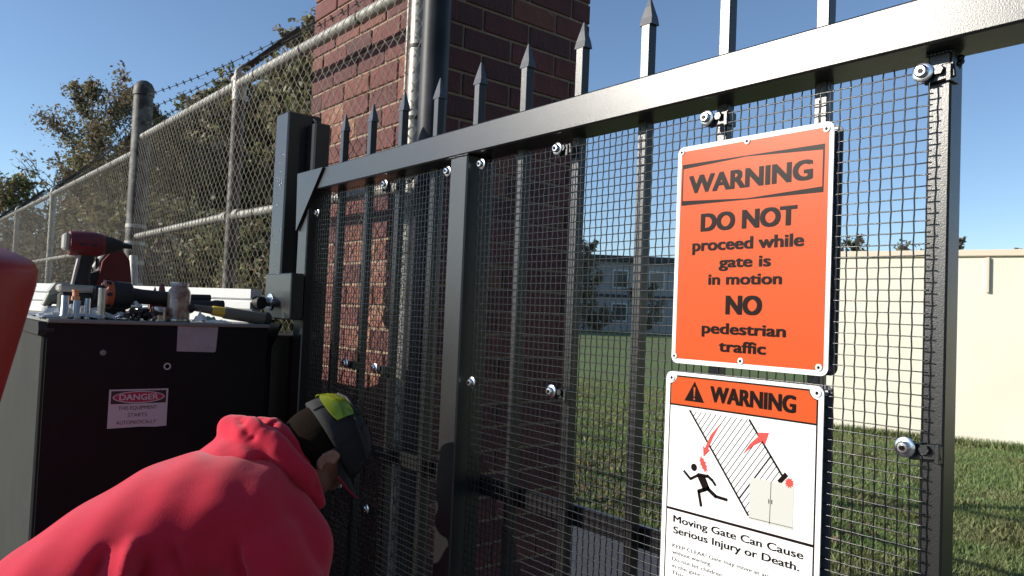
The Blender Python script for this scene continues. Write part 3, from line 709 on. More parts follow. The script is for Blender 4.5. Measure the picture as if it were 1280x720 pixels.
class Plate:
    """a sign: flat layers in its own u (right) v (down, mm) coordinates"""
    def __init__(s, name, label, cat, org, ax, ay, an, group=None):
        s.org, s.ax, s.ay, s.an = V3(*org), V3(*ax), V3(*ay), V3(*an)
        s.t = thing(name, label, cat, org, group)
    def poly(s, name, pts, m, h0, h1, parent=None):
        return MB().prism([(u/1000, -v/1000) for u, v in pts], s.org, s.ax, s.ay, s.an, h0, h1).build(name, m, parent or s.t)
    def text(s, st, u0, u1, vb, cap, m, bold=.02, name='lettering'):
        return lettering(st, s.org, s.ax, s.ay, s.an*1.0, u0/1000, u1/1000, -vb/1000, cap/1000, m, s.t, bold, name)
    def line(s, name, a, b, w):
        a, b = V3(a[0], a[1], 0), V3(b[0], b[1], 0); d = unit(b-a); n = V3(-d[1], d[0], 0)*w/2
        return [(a+n)[:2], (b+n)[:2], (b-n)[:2], (a-n)[:2]]
    def multi(s, name, polys, m, h0, h1, parent=None):
        b = MB()
        for p in polys: b.prism([(u/1000, -v/1000) for u, v in p], s.org, s.ax, s.ay, s.an, h0, h1)
        return b.build(name, m, parent or s.t)
    def stud(s, name, u, v, r1=6.5, r2=2.6):
        c = s.org+s.ax*u/1000-s.ay*v/1000
        b = MB(); b.lathe(c+s.an*.0004, s.an, [(r1/1000, 0), (r1/1000, .0012), (r1*.8/1000, .002), (r2*1.1/1000, .002), (r2*1.1/1000, .0012)], 16)
        o = b.build(name, M['signwhite'], s.t, smooth=35)
        d = MB(); d.lathe(c+s.an*.0014, s.an, [(r2/1000, 0), (r2/1000, .0015), (r2*.5/1000, .0022), (.0001, .0022)], 10); d.build('rivet_core', M['ink'], o)
SY = 1.278
def sign_one():
    S = Plate('warning_sign', 'upper orange warning sign about not proceeding while the gate is in motion', 'sign', (-1.037, SY, .371), (1, 0, 0), (0, 0, 1), (0, -1, 0), 'signs bolted to the front of the gate mesh')
    w, h = 344.5, 451.5
    S.poly('plate', rrect(0, w, 0, h, 14), M['signwhite'], -.0025, 0)
    S.poly('orange_panel', rrect(9.5, w-8.5, 9.5, h-9.5, 6), M['signorange'], .0, .0003)
    S.poly('banner', [(13, 37.5), (328.5, 39), (327.5, 126), (12.7, 123.5)], M['ink'], .0001, .0005)
    S.poly('banner_panel', [(16, 47), (168, 40.5), (325, 49.5), (325, 115.5), (170, 122.3), (16, 113.7)], M['signorange'], .0002, .0007)
    T = S.text
    T('WARNING', 31, 307, 101, 37.5, M['ink'], .052)
    T('DO NOT', 64, 278, 181, 36.5, M['ink'], .052)
    T('proceed while', 45, 293, 220.5, 24, M['ink'], .045)
    T('gate is', 111, 227, 255.5, 22, M['ink'], .045)
    T('in motion', 87, 251, 289.5, 22, M['ink'], .045)
    T('NO', 130, 211, 348, 37, M['ink'], .052)
    T('pedestrian', 75, 262, 387, 22, M['ink'], .045)
    T('traffic', 117, 222, 421.5, 22, M['ink'], .045)
    T('.... ....... ... ......', 146, 194, 446.5, 3, M['inkgrey'], .0, 'maker_line') if False else None
    for u, v in ((168, 10.5), (10.5, 11), (331, 13), (168, 437), (8.5, 437), (328, 437)): S.stud('rivet', u, v)
sign_one()
def sign_two():
    S = Plate('warning_sign', 'lower white warning sign with running figure and moving gate pictogram', 'sign', (-1.0485, SY, -.0985), (1, 0, 0), (0, 0, 1), (0, -1, 0), 'signs bolted to the front of the gate mesh')
    w, h = 350, 520
    S.poly('plate', rrect(0, w, 0, h, 14), M['signwhite'], -.0025, 0)
    # black frame line as four strips with notched corners
    L = S.line
    def notch(u0, u1, v0, v1, r):
        pts = []
        for cx, cy, a0, a1 in ((u1, v0, 180, 90), (u1, v1, 270, 180), (u0, v1, 0, -90), (u0, v0, 90, 0)):
            for k in range(7):
                a = R(a0+(a1-a0)*k/6); pts.append((cx+r*math.cos(a), cy+r*math.sin(a)))
        return pts
    S.poly('frame_line', notch(11, 340, 7, 512, 17), M['ink'], .0, .0002)
    S.poly('header_panel', [(14, 26), (18, 24), (24, 20), (28, 14), (29, 10), (322, 10), (323, 14), (327, 20), (333, 24), (337, 26), (337, 66), (14, 66)], M['signorange'], .0001, .0004)
    S.poly('lower_panel', [(14, 69.5), (337, 69.5), (337, 493), (333, 495), (327, 499), (323, 505), (322, 509), (29, 509), (28, 505), (24, 499), (18, 495), (14, 493)], M['signwhite'], .0001, .0004)
    S.multi('rule_line', [L('', (14, 281), (337, 279), 5)], M['ink'], .0003, .0006)
    T = S.text
    T('WARNING', 112, 298, 53, 31.5, M['ink'], .045)
    S.poly('alert_triangle', [(73.5, 16), (98, 57), (49, 57)], M['ink'], .0003, .0006)
    S.multi('exclamation_mark', [[(71, 28), (76, 28), (74.6, 47), (72.4, 47)], rrect(71.4, 75.6, 49.5, 53.7, 2)], M['signorange'], .0005, .0008)
    # pictogram: moving gate
    A0, A1, B0, B1 = (63, 75), (207, 256), (202, 76), (274, 168)
    bars = []
    for k in range(23):
        f = (k+.5)/23; a = (63+144*f*1.0, 75+181*f)
        ln = 118*min(1, f*4+.12)
        # bars rise to the right at about 60 degrees
        e = (a[0]+.80*ln, a[1]-1.12*ln)
        if e[1] < 76: q = (a[1]-76)/(1.12*ln); e = (a[0]+.80*ln*q, 76)
        # clip at line B
        bx = 202+(e[1]-76)*.79
        if e[0] > bx:
            lo, hi = 0.0, 1.0
            for _ in range(20):
                md = (lo+hi)/2; px, py = a[0]+(e[0]-a[0])*md, a[1]+(e[1]-a[1])*md
                if px > 202+(py-76)*.79: hi = md
                else: lo = md
            e = (a[0]+(e[0]-a[0])*lo, a[1]+(e[1]-a[1])*lo)
        bars.append(L('', a, e, 3.0 if k in (19,) else 1.5))
    S.multi('gate_drawing', [L('', A0, A1, 4.2), L('', B0, B1, 4.2)]+bars+[L('', (283, 164), (268, 182), 9)], M['ink'], .0003, .0006)
    S.poly('cabinet_drawing', [(208, 184), (299, 181), (298, 262), (208, 262)], M['inkgrey'], .0005, .0008)
    S.multi('cabinet_lines', [L('', (252.5, 183), (251.5, 261), 1.2), L('', (208, 258.5), (298, 257), 1.0), L('', (249, 216), (249, 224), 2), L('', (255, 216), (255, 224), 2)], M['ink'], .0007, .0009)
    def burst(cx, cy, a, b, th, n=11):
        p = []
        for k in range(2*n):
            q = 2*math.pi*k/(2*n); rr = 1.0 if k % 2 == 0 else .62
            x, y = a*rr*math.cos(q), b*rr*math.sin(q); p.append((cx+x*math.cos(th)-y*math.sin(th), cy+x*math.sin(th)+y*math.cos(th)))
        return p
    S.poly('red_burst', burst(101, 178, 19, 7.5, R(60)), M['inkred'], .0009, .0012); S.poly('red_burst', burst(289, 178.5, 10, 10, 0), M['inkred'], .0009, .0012)
    for pl in ([(101, 163), (99, 142), (104, 145), (116, 118), (139, 92), (122, 122), (111, 146), (116, 148)],
                          [(191, 143), (205, 122), (224, 104), (221, 98), (245, 95), (237, 119), (233, 112), (214, 123)]): S.poly('red_arrow', pl, M['inkred'], .0006, .0010)
    # running figure
    fig = [rrect(71, 86, 180.5, 195.5, 7.4), L('', (53, 199), (72, 213.5), 5.6), L('', (70, 213), (90, 201), 5.6), L('', (88, 200.5), (112, 200), 6.5), L('', (110, 198), (123, 205.5), 6), L('', (122, 204), (132, 214.5), 5.5),
           [(86, 203), (106, 201), (120, 226), (104, 231)], L('', (108, 226), (90, 234), 8), L('', (91, 231), (99, 262), 6.8), L('', (110, 222), (134, 236), 8), L('', (131, 235), (160, 236.5), 6.2)]
    S.multi('running_figure', fig, M['ink'], .0003, .0006)
    T('Moving Gate Can Cause', 31, 320, 307, 14, M['ink'], .028)
    T('Serious Injury or Death.', 32, 313, 329.5, 14, M['ink'], .028)
    for s_, v, u1 in (('KEEP CLEAR! Gate may move at any time', 358, 290), ('without warning.', 371, 127), ('Do not let children operate', 385, 208), ('in the gate area.', 398.5, 140), ('This', 412, 62)):
        T(s_, 31, u1, v, 7.2, M['ink'], .0)
    for u, v in ((15.5, 13), (338, 12.5), (15, 506), (337, 506)): S.stud('rivet', u, v, 7.5, 2.8)
sign_two()
def back_signs():
    for x0, x1, z0, z1, lb in ((-1.037, -.6925, -.08, .371, 'grey back of the upper sign on the far side of the mesh'), (-1.0485, -.6985, -.618, -.0985, 'grey back of the lower sign on the far side of the mesh')):
        t = thing('rear_sign', lb, 'sign', (x0, 1.309, z0), 'signs bolted to the back of the gate mesh')
        c = MB(); c.prism(rrect(x0, x1, z0, z1, .014), (0, 0, 0), (1, 0, 0), (0, 0, 1), (0, 1, 0), 1.3085, 1.3115); c.build('plate', M['signback'], t)
        for u in (x0+.012, x1-.012):
            for v in (z0+.012, z1-.012): MB().tube([(u, 1.304, v), (u, 1.30865, v)], .006, 8).build('rivet', M['zinc'], t)
back_signs()

# ------------------------------------------------------------------ operator cabinet
XB = -2.80; YB0, YB1 = .395, 1.106; ZBT = -.066
def cabinet():
    t = thing('gate_operator_cabinet', 'black and grey gate operator cabinet with tools spread over its top', 'cabinet', (-3.2, .75, -H))
    MB().box(-4.20, XB-.004, YB0+.012, YB1-.004, -1.58, ZBT-.016).build('body', M['blackdull'], t)  # rear lengthened beyond what shows, to throw shade on the pier's lower front
    MB().box(XB-.0035, XB, YB0, YB1, -1.56, ZBT-.006, .001).build('front_panel', M['blackdull'], t)
    b = MB(); b.box(-4.22, XB-.012, YB0-.012, YB0+.010, -1.58, ZBT-.050, .006); b.build('side_cover', M['coverdark'], t)
    b = MB(); b.prism([(-4.23, ZBT-.052), (XB-.005, ZBT-.052), (XB+.003, ZBT-.036), (XB-.010, ZBT-.010), (-4.23, ZBT-.010)], (0, 0, 0), (1, 0, 0), (0, 0, 1), (0, 1, 0), YB0-.024, YB0+.02); b.build('cover_lip', M['coverdark'], t)
    MB().box(-4.23, XB+.010, YB0-.002, YB1+.006, ZBT-.013, ZBT, .003).build('top_plate', M['cover'], t)
    b = MB(); b.prism([(.786, -.075), (.924, -.077), (.920, -.166), (.915, -.170), (.787, -.167)], (0, 0, 0), (0, 1, 0), (0, 0, 1), (1, 0, 0), XB, XB+.0012); b.build('faded_label', M['tapegrey'], t)
    b = MB(); n = 18
    b.lathe((XB, .759, -.219), (1, 0, 0), [(.012, 0), (.012, .002), (.0075, .002), (.0075, .0)], 20); b.build('ring_washer', M['stickerwhite'], t, smooth=30)
    b = MB(); b.lathe((XB, .558, -.173), (1, 0, 0), [(.010, 0), (.008, .003), (.003, .0045), (.0001, .0045)], 14); b.build('screw', M['cover'], t, smooth=30)
    b = MB(); b.lathe((XB, .44, -.073), (1, 0, 0), [(.004, 0), (.004, .006), (.0001, .006)], 8)
    # danger sticker
    o = bpy.data.objects.new('danger_sticker', None); COL.objects.link(o); o.parent = t
    org = V3(XB+.0005, .583, -.2945); ax, ay, an = V3(0, 1, 0), V3(0, 0, 1), V3(1, 0, 0)
    def poly(nm, pts, m, h0, h1): return MB().prism([(u/1000, -v/1000) for u, v in pts], org, ax, ay, an, h0, h1).build(nm, m, o)
    poly('sticker_sheet', [(0, 0), (184, 0), (184, 127), (150, 129), (100, 126), (0, 128)], M['stickerwhite'], -.0004, .0003)
    poly('heading', [(6, 5), (178, 5), (178, 48), (6, 48)], M['stickerink'], .0002, .0005)
    el = lambda a, b: [(92+a*math.cos(2*math.pi*k/28), 26.5+b*math.sin(2*math.pi*k/28)) for k in range(28)]
    poly('oval_rim', el(81, 20), M['stickerwhite'], .0004, .0008); poly('oval', el(77, 17), M['dangerred'], .0006, .0010)
    def T(s, u0, u1, vb, cap, m, h, bold=.02):
        q = lettering(s, org+an*h, ax, ay, an, u0/1000, u1/1000, -vb/1000, cap/1000, m, o, bold)
    T('DANGER', 31, 153, 36, 19.5, M['stickerwhite'], .0004, .03)
    T('THIS EQUIPMENT', 30, 150, 68, 12, M['stickerink'], 0, .0); T('STARTS', 60, 120, 92, 12, M['stickerink'], 0, 0); T('AUTOMATICALLY', 26, 150, 116, 12, M['stickerink'], 0, 0)
    return t
cabinet()

# ------------------------------------------------------------------ tools lying on the cabinet
GT = 'tools and hardware on the operator cabinet'
ZT_ = ZBT
def yz_prism(b, pts, x0, x1):
    return b.prism(pts, (0, 0, 0), (0, 1, 0), (0, 0, 1), (1, 0, 0), x0, x1)
def impact():
    t = thing('impact_wrench', 'red cordless impact wrench standing upright on its battery', 'power tool', (-3.0, .5, ZT_), GT)
    b = MB(); A = V3(0, 1, .02)
    b.lathe((-3.0, .468, .190), A, [(.030, 0), (.042, .004), (.044, .03), (.044, .075), (.040, .10), (.034, .112)], 18); b.build('housing', M['redtool'], t, smooth=40)
    b = MB(); b.lathe((-3.0, .579, .193), A, [(.033, 0), (.030, .02), (.021, .05), (.018, .058), (.009, .059), (.008, .09), (.0001, .09)], 16); b.build('nose', M['blacktool'], t, smooth=40)
    MB().box(-3.03, -2.97, .452, .474, .166, .222, .006).build('rear_cap', M['greytool'], t)
    b = MB(); b.loft([((-3.0, .527, .165), (.020, 0, 0), (0, .028, 0)), ((-3.0, .522, .12), (.019, 0, 0), (0, .025, 0)), ((-3.0, .515, .075), (.02, 0, 0), (0, .026, 0)), ((-3.0, .512, .035), (.024, 0, 0), (0, .034, 0))], 14); b.build('handle', M['blacktool'], t, smooth=40)
    b = MB(); b.tube([(-2.983, .503, .150), (-2.981, .494, .10), (-2.981, .487, .05)], .006, 6); b.build('sunlit_edge', M['greytool'], b and t, smooth=40)  # pale strip stands in for sunlight along the handle's left edge
    MB().box(-3.006, -2.994, .556, .566, .115, .145, .003).build('trigger', M['blacktool'], t)
    MB().box(-3.04, -2.96, .445, .575, .022, .048, .006).build('battery_foot', M['greytool'], t)
    MB().box(-3.038, -2.962, .45, .57, ZT_+.001, .021, .008).build('battery', M['blacktool'], t)
    b = MB()
    for k, y in enumerate((.497, .531)): b.box(-2.9575, -2.9555, y, y+.02, .183, .190)
    b.build('vent_print', M['blacktool'], t)
impact()
def saw():
    t = thing('cordless_saw', 'red and grey power saw body behind the impact wrench', 'power tool', (-3.15, .65, ZT_), GT)
    b = MB(); yz_prism(b, [(.585, .045), (.60, .14), (.625, .175), (.66, .19), (.69, .15), (.70, .07), (.68, .03), (.62, .02)], -3.19, -3.11); b.build('housing', M['redtool'], t)
    b = MB(); b.tube([(-3.15, .58, .115), (-3.15, .62, .185), (-3.15, .66, .212), (-3.15, .70, .207)], [.016, .02, .02, .012], 10, flat=.6); b.build('handle', M['greytool'], t, smooth=50)
    b = MB(); yz_prism(b, [(.54, .02), (.555, .09), (.60, .11), (.615, .02)], -3.18, -3.12); b.build('battery', M['blacktool'], t)
    MB().box(-3.2, -3.1, .53, .72, ZT_+.001, .018, .006).build('shoe', M['blacktool'], t)
saw()
def lying_drill():
    t = thing('right_angle_drill', 'black and orange cordless drill lying on its side', 'power tool', (-2.97, .66, ZT_), GT)
    A = V3(-.08, 1, -.03)
    b = MB(); b.lathe((-2.97, .578, .020), A, [(.042, 0), (.050, .006), (.050, .022), (.046, .03)], 18); b.build('collar', M['orangetool'], t, smooth=35)
    b = MB(); b.lathe((-2.97, .608, .020), A, [(.047, 0), (.049, .02), (.048, .055), (.030, .068), (.027, .10), (.026, .20), (.024, .215), (.0001, .22)], 18); b.build('housing', M['blacktool'], t, smooth=40)
    b = MB(); b.lathe((-2.966, .545, .020), A, [(.020, 0), (.030, .005), (.034, .033)], 14); b.build('chuck', M['blacktool'], t, smooth=40)
    b = MB()
    for k in range(7):
        a = k*.9; b.obox(V3(-2.97+.051*math.cos(a), .591, .020+.051*math.sin(a)), V3(0, 1, 0), V3(-math.sin(a), 0, math.cos(a)), V3(math.cos(a), 0, math.sin(a)), .008, .006, .002)
    b.build('collar_rib', M['blacktool'], t)
lying_drill()
def grinder():
    t = thing('pale_tool', 'dusty pale grey tool lying behind the sockets', 'power tool', (-3.05, .45, ZT_), GT)
    b = MB(); yz_prism(b, [(.425, .02), (.445, .052), (.52, .062), (.53, .025), (.47, -.005)], -3.10, -3.04); b.build('housing', M['greytool'], t)
    b = MB(); b.tube([(-3.06, .42, -.03), (-3.06, .435, .0), (-3.05, .50, .0), (-3.05, .54, -.01)], [.014, .024, .022, .018], 10); b.build('handle', M['olive'], t, smooth=50)
    MB().box(-3.1, -3.02, .415, .52, ZT_+.001, -.028, .008).build('battery', M['greytool'], t)
grinder()
def socket(x, y, r, h, lb, m='steel'):
    t = thing('wrench_socket', lb, 'socket', (x, y, ZT_), GT)
    b = MB(); b.lathe((x, y, ZT_+.001), (0, 0, 1), [(r*1.25, 0), (r*1.3, .008), (r, .014), (r, h-.002), (r*.9, h)], 12); b.build('barrel', M[m], t, smooth=30)
    b = MB(); b.lathe((x, y, ZT_+h-.002), (0, 0, 1), [(r*.62, 0), (r*.62, .0035), (.0001, .0035)], 6); b.build('bore', M['blacktool'], t)
socket(-2.84, .446, .0115, .074, 'short steel socket, leftmost of the four standing at the cabinet edge')
socket(-2.84, .481, .011, .060, 'copper toned steel socket under the copper fitting', 'steel')
socket(-2.84, .511, .0085, .068, 'narrowest steel socket of the four at the cabinet edge')
socket(-2.84, .552, .0120, .104, 'tallest steel socket of the four at the cabinet edge')
b = MB(); b.lathe((-2.86, .478, -.005), (0, 0, 1), [(.013, 0), (.013, .012), (.010, .014), (.010, .028), (.012, .029), (.012, .034), (.0001, .034)], 12)
tag(b.build('pipe_fitting', M['copper'], None, smooth=30), 'copper coloured fitting standing on the second socket', 'fitting', GT)
def jar():
    t = thing('glass_jar', 'dusty glass jar of brown grease with a metal lid', 'jar', (-2.86, .802, ZT_), GT)
    b = MB(); b.lathe((-2.86, .802, ZT_+.001), (0, 0, 1), [(.038, 0), (.040, .004), (.0385, .010), (.0385, .095), (.036, .108), (.028, .120), (.027, .124)], 24); b.build('body', M['jar'], t, smooth=40)
    b = MB(); b.lathe((-2.86, .802, ZT_+.125), (0, 0, 1), [(.029, 0), (.030, .002), (.0285, .006), (.030, .010), (.029, .014), (.0001, .015)], 24); b.build('lid', M['steel'], t, smooth=40)
    b = MB(); b.lathe((-2.86, .802, ZT_+.0005), (0, 0, 1), [(.0405, 0), (.0415, .004), (.0405, .009)], 24); b.build('base_rim', M['steel'], t, smooth=40)
jar()
t_ = thing('steel_bushing', 'short ridged steel bushing beside the glass jar', 'bushing', (-2.845, .736, ZT_), GT)
b = MB(); b.lathe((-2.845, .736, ZT_+.001), (0, 0, 1), [(.0225, 0), (.0225, .046), (.021, .049), (.015, .049), (.014, .03)], 20); b.build('sleeve', M['steel'], t_, smooth=30)
b = MB(); [b.lathe((-2.845, .736, ZT_+z), (0, 0, 1), [(.0232, 0), (.0232, .003)], 20) for z in (.008, .018, .028, .038)]; b.build('ridge', M['copper'], t_, smooth=30)
def mallet():
    t = thing('hammer', 'hammer lying with olive grip and yellow banded handle toward the gate', 'hammer', (-2.85, 1.0, ZT_), GT)
    d = unit(V3(.02, 1, -.13)); p = V3(-2.845, .90, -.020)
    b = MB(); b.lathe(p+d*.055, d, [(.020, 0), (.0225, .004), (.0225, .10), (.024, .135), (.024, .150)], 18); b.build('grip', M['olive'], t, smooth=40)
    b = MB(); b.lathe(p+d*.205, d, [(.027, 0), (.028, .004), (.028, .018), (.022, .024), (.0001, .025)], 18); b.build('grip_end', M['blacktool'], t, smooth=40)
    b = MB(); b.lathe(p+d*.012, d, [(.015, 0), (.018, .004), (.019, .043)], 14); b.build('band', M['yellow'], t, smooth=40)
    b = MB(); b.lathe(p-d*.05, d, [(.012, 0), (.014, .062)], 12); b.build('handle', M['olive'], t, smooth=40)
    b = MB(); b.lathe(p-d*.06+V3(-.045, 0, -.006), V3(1, 0, .05), [(.015, 0), (.019, .006), (.019, .03), (.013, .04), (.013, .07), (.002, .09)], 14); b.build('head', M['blacktool'], t, smooth=40)
mallet()
t_ = thing('flashlight', 'black tube flashlight lying behind the hammer', 'flashlight', (-2.96, .92, ZT_), GT)
b = MB(); b.lathe((-2.96, .80, -.004), (0, 1, 0.0), [(.014, 0), (.016, .004), (.016, .14), (.0215, .16), (.0215, .19)], 16); b.build('body', M['blacktool'], t_, smooth=40)
b = MB(); b.lathe((-2.96, .9905, -.004), (0, 1, 0), [(.019, 0), (.012, .001), (.0001, .001)], 16); b.build('lens', M['pane'], t_)
t_ = thing('ratchet_handle', 'black ratchet handle pointing right behind the jar', 'ratchet', (-3.02, .93, ZT_), GT)
b = MB(); b.tube([(-3.02, .80, .012), (-3.02, .87, .02), (-3.02, .96, .024)], [.013, .016, .014], 10); b.build('grip', M['blacktool'], t_, smooth=40)
b = MB(); b.lathe((-3.02, .80, -.006), (0, 0, 1), [(.02, 0), (.022, .01), (.02, .025), (.0001, .027)], 14); b.build('head', M['blacktool'], t_, smooth=40)
def channel():
    t = thing('white_track', 'long white grooved track with black end plug lying along the back', 'track', (-3.35, .8, ZT_), GT)
    b = MB(); pr = [(-.024, -.06), (.03, -.06), (.03, -.022), (.018, -.018), (.018, -.010), (.03, -.006), (.03, .018), (.018, .022), (.018, .030), (.03, .034), (.03, .070), (-.024, .070)]
    e1 = V3(-2.955, 1.115, -.004); e0 = e1-unit(V3(.92, .39, 0))*1.9; d = unit(e1-e0); n = V3(d[1], -d[0], 0); L = np.linalg.norm(e1-e0)
    b.prism(pr, e0, n, (0, 0, 1), d, 0, L); b.build('extrusion', M['whitetrim'], t)
    b = MB(); b.tube([e1+d*.001+V3(0, 0, .018), e1+d*.03+V3(0, 0, .018)], .026, 14); b.build('end_plug', M['blacktool'], t, smooth=40)
channel()
def crumple(name, lb, cat, c, ru, rv, rz, m, seed, n=14):
    r = np.random.default_rng(seed); vs = []; fs = []
    for i in range(n):
        for j in range(n):
            u, v = i/(n-1)*2-1, j/(n-1)*2-1
            vs.append((c[0]+ru*u+r.normal(0, .06*ru), c[1]+rv*v+r.normal(0, .05*rv), c[2]+.002+rz*max(0, (1-u*u*.8)*(1-v*v*.8))*r.uniform(.15, 1)))
    for i in range(n-1):
        for j in range(n-1): fs.append((i*n+j, i*n+j+1, (i+1)*n+j+1, (i+1)*n+j))
    vs2 = [(p[0], p[1], p[2]-.0012) for p in vs]; N = len(vs)
    bb = MB().add(vs+vs2, fs+[tuple(N+q for q in f[::-1]) for f in fs])
    return tag(bb.build(name, m, None), lb, cat, GT)
crumple('plastic_bag', 'crumpled clear plastic bag under the sockets at the left end of the cabinet', 'bag', (-2.905, .50, ZT_), .075, .125, .052, M['bag'], 1)
crumple('plastic_bag', 'clear plastic bag corner lying beside the pile of bolts', 'bag', (-2.875, .63, ZT_), .05, .05, .03, M['bag'], 2, 10)
crumple('paper_scrap', 'crumpled white paper scrap right of the jar', 'paper', (-2.83, .87, ZT_), .02, .022, .045, M['paper'], 3, 8)
crumple('paper_scrap', 'torn white wrapper lying over the cabinet edge above the faded label', 'paper', (-2.815, .925, ZT_), .012, .045, .014, M['paper'], 4, 9)
crumple('wrapper', 'pale aqua wrapper beside the crumpled paper', 'wrapper', (-2.85, .91, ZT_), .015, .022, .035, M['aqua'], 5, 8)
crumple('red_rag', 'red rag bunched behind the jar lid', 'rag', (-3.0, .77, ZT_), .03, .045, .15, M['redtool'], 6, 10)
r_ = np.random.default_rng(5)
for i in range(44):
    y = .668+r_.normal(0, .026); x = -2.85+r_.normal(0, .016); z = ZT_+.008+max(0, .050-abs(y-.675)*.7)*r_.uniform(0, 1)
    d = unit(r_.normal(0, 1, 3)*V3(1, 1, .4)); q = V3(x, y, z)
    b = MB(); b.lathe(q, d, [(.010, 0), (.010, .007), (.006, .0072), (.006, .026), (.0001, .027)], 6)
    tag(b.build('hex_bolt', M['steel'] if i % 3 == 0 else M['blacktool'], None), 'small hex bolt in the loose heap left of the ridged bushing', 'bolt', 'loose bolts in a pile on the cabinet')

# ------------------------------------------------------------------ red post at the left edge
def red_post():
    base = V3(-1.119, -.309, -1.6)
    ax = unit(V3(.235*.63, .235*.775, 1.0))
    t = thing('red_bollard', 'leaning red plastic bollard sleeve close at the left edge', 'bollard', base)
    L = 1.655/ax[2]
    b = MB(); b.lathe(base, ax, [(.105, 0), (.115, .01), (.125, L-.02), (.123, L-.006), (.118, L), (.10, L+.004), (.0001, L+.006)], 40); b.build('sleeve', M['redpost'], t, smooth=40)
    b = MB(); b.lathe(base, (0, 0, 1), [(.17, -.005), (.17, .03), (.12, .06), (.11, .065)], 30); b.build('base', M['blacktool'], t, smooth=40)
red_post()

# ------------------------------------------------------------------ person
def remesh(mb, name, m, voxel, smooth_it=6, parent=None, deform=None):
    me = mb.mesh(name, m, (0, 0, 0), False); o = bpy.data.objects.new(name, me); COL.objects.link(o)
    md = o.modifiers.new('r', 'REMESH'); md.mode = 'VOXEL'; md.voxel_size = voxel
    if smooth_it: sm = o.modifiers.new('s', 'SMOOTH'); sm.factor = .5; sm.iterations = smooth_it
    dg = bpy.context.evaluated_depsgraph_get(); ne = bpy.data.meshes.new_from_object(o.evaluated_get(dg))
    bpy.data.objects.remove(o); bpy.data.meshes.remove(me)
    n = len(ne.vertices); co = np.zeros(n*3); ne.vertices.foreach_get('co', co); co = co.reshape(-1, 3)
    no = np.zeros(n*3); ne.vertices.foreach_get('normal', no); no = no.reshape(-1, 3)
    if deform is not None: co = deform(co, no)
    p = np.array(root_loc(parent))-np.array([0, 0, H]) if parent is not None else np.array([0, 0, -H])
    ne.vertices.foreach_set('co', (co-p).ravel()); ne.update(); ne.materials.clear(); ne.materials.append(m)
    ne.polygons.foreach_set('use_smooth', np.ones(len(ne.polygons), bool)); ne.name = name
    q = bpy.data.objects.new(name, ne); COL.objects.link(q); q.parent = parent
    return q
def limb(b, pts, rad, n=16, sub=6):
    """smooth tapered limb with round ends"""
    pts = [V3(*p) for p in pts]; P = []; Rr = []
    for i in range(len(pts)-1):
        for k in range(sub): f = k/sub; P.append(pts[i]*(1-f)+pts[i+1]*f); Rr.append(rad[i]*(1-f)+rad[i+1]*f)
    P.append(pts[-1]); Rr.append(rad[-1])
    d0 = unit(P[0]-P[1]); d1 = unit(P[-1]-P[-2])
    pre = [(P[0]+d0*Rr[0]*s, Rr[0]*c) for s, c in ((.95, .3), (.75, .66), (.4, .92))]; post = [(P[-1]+d1*Rr[-1]*s, Rr[-1]*c) for s, c in ((.4, .92), (.75, .66), (.95, .3))]
    P = [q[0] for q in pre]+P+[q[0] for q in post]; Rr = [q[1] for q in pre]+Rr+[q[1] for q in post]
    b.tube(P, Rr, n)
def crease(co, p0, p1, amp, wdt):
    p0, p1 = V3(*p0), V3(*p1); d = p1-p0; L = np.linalg.norm(d); d = d/L
    tt = np.clip((co-p0)@d, 0, L); q = p0+tt[:, None]*d; r = np.linalg.norm(co-q, axis=1)
    return amp*np.exp(-(r/wdt)**2)*np.sin(np.pi*np.clip(tt/L, 0.05, .95))**.5
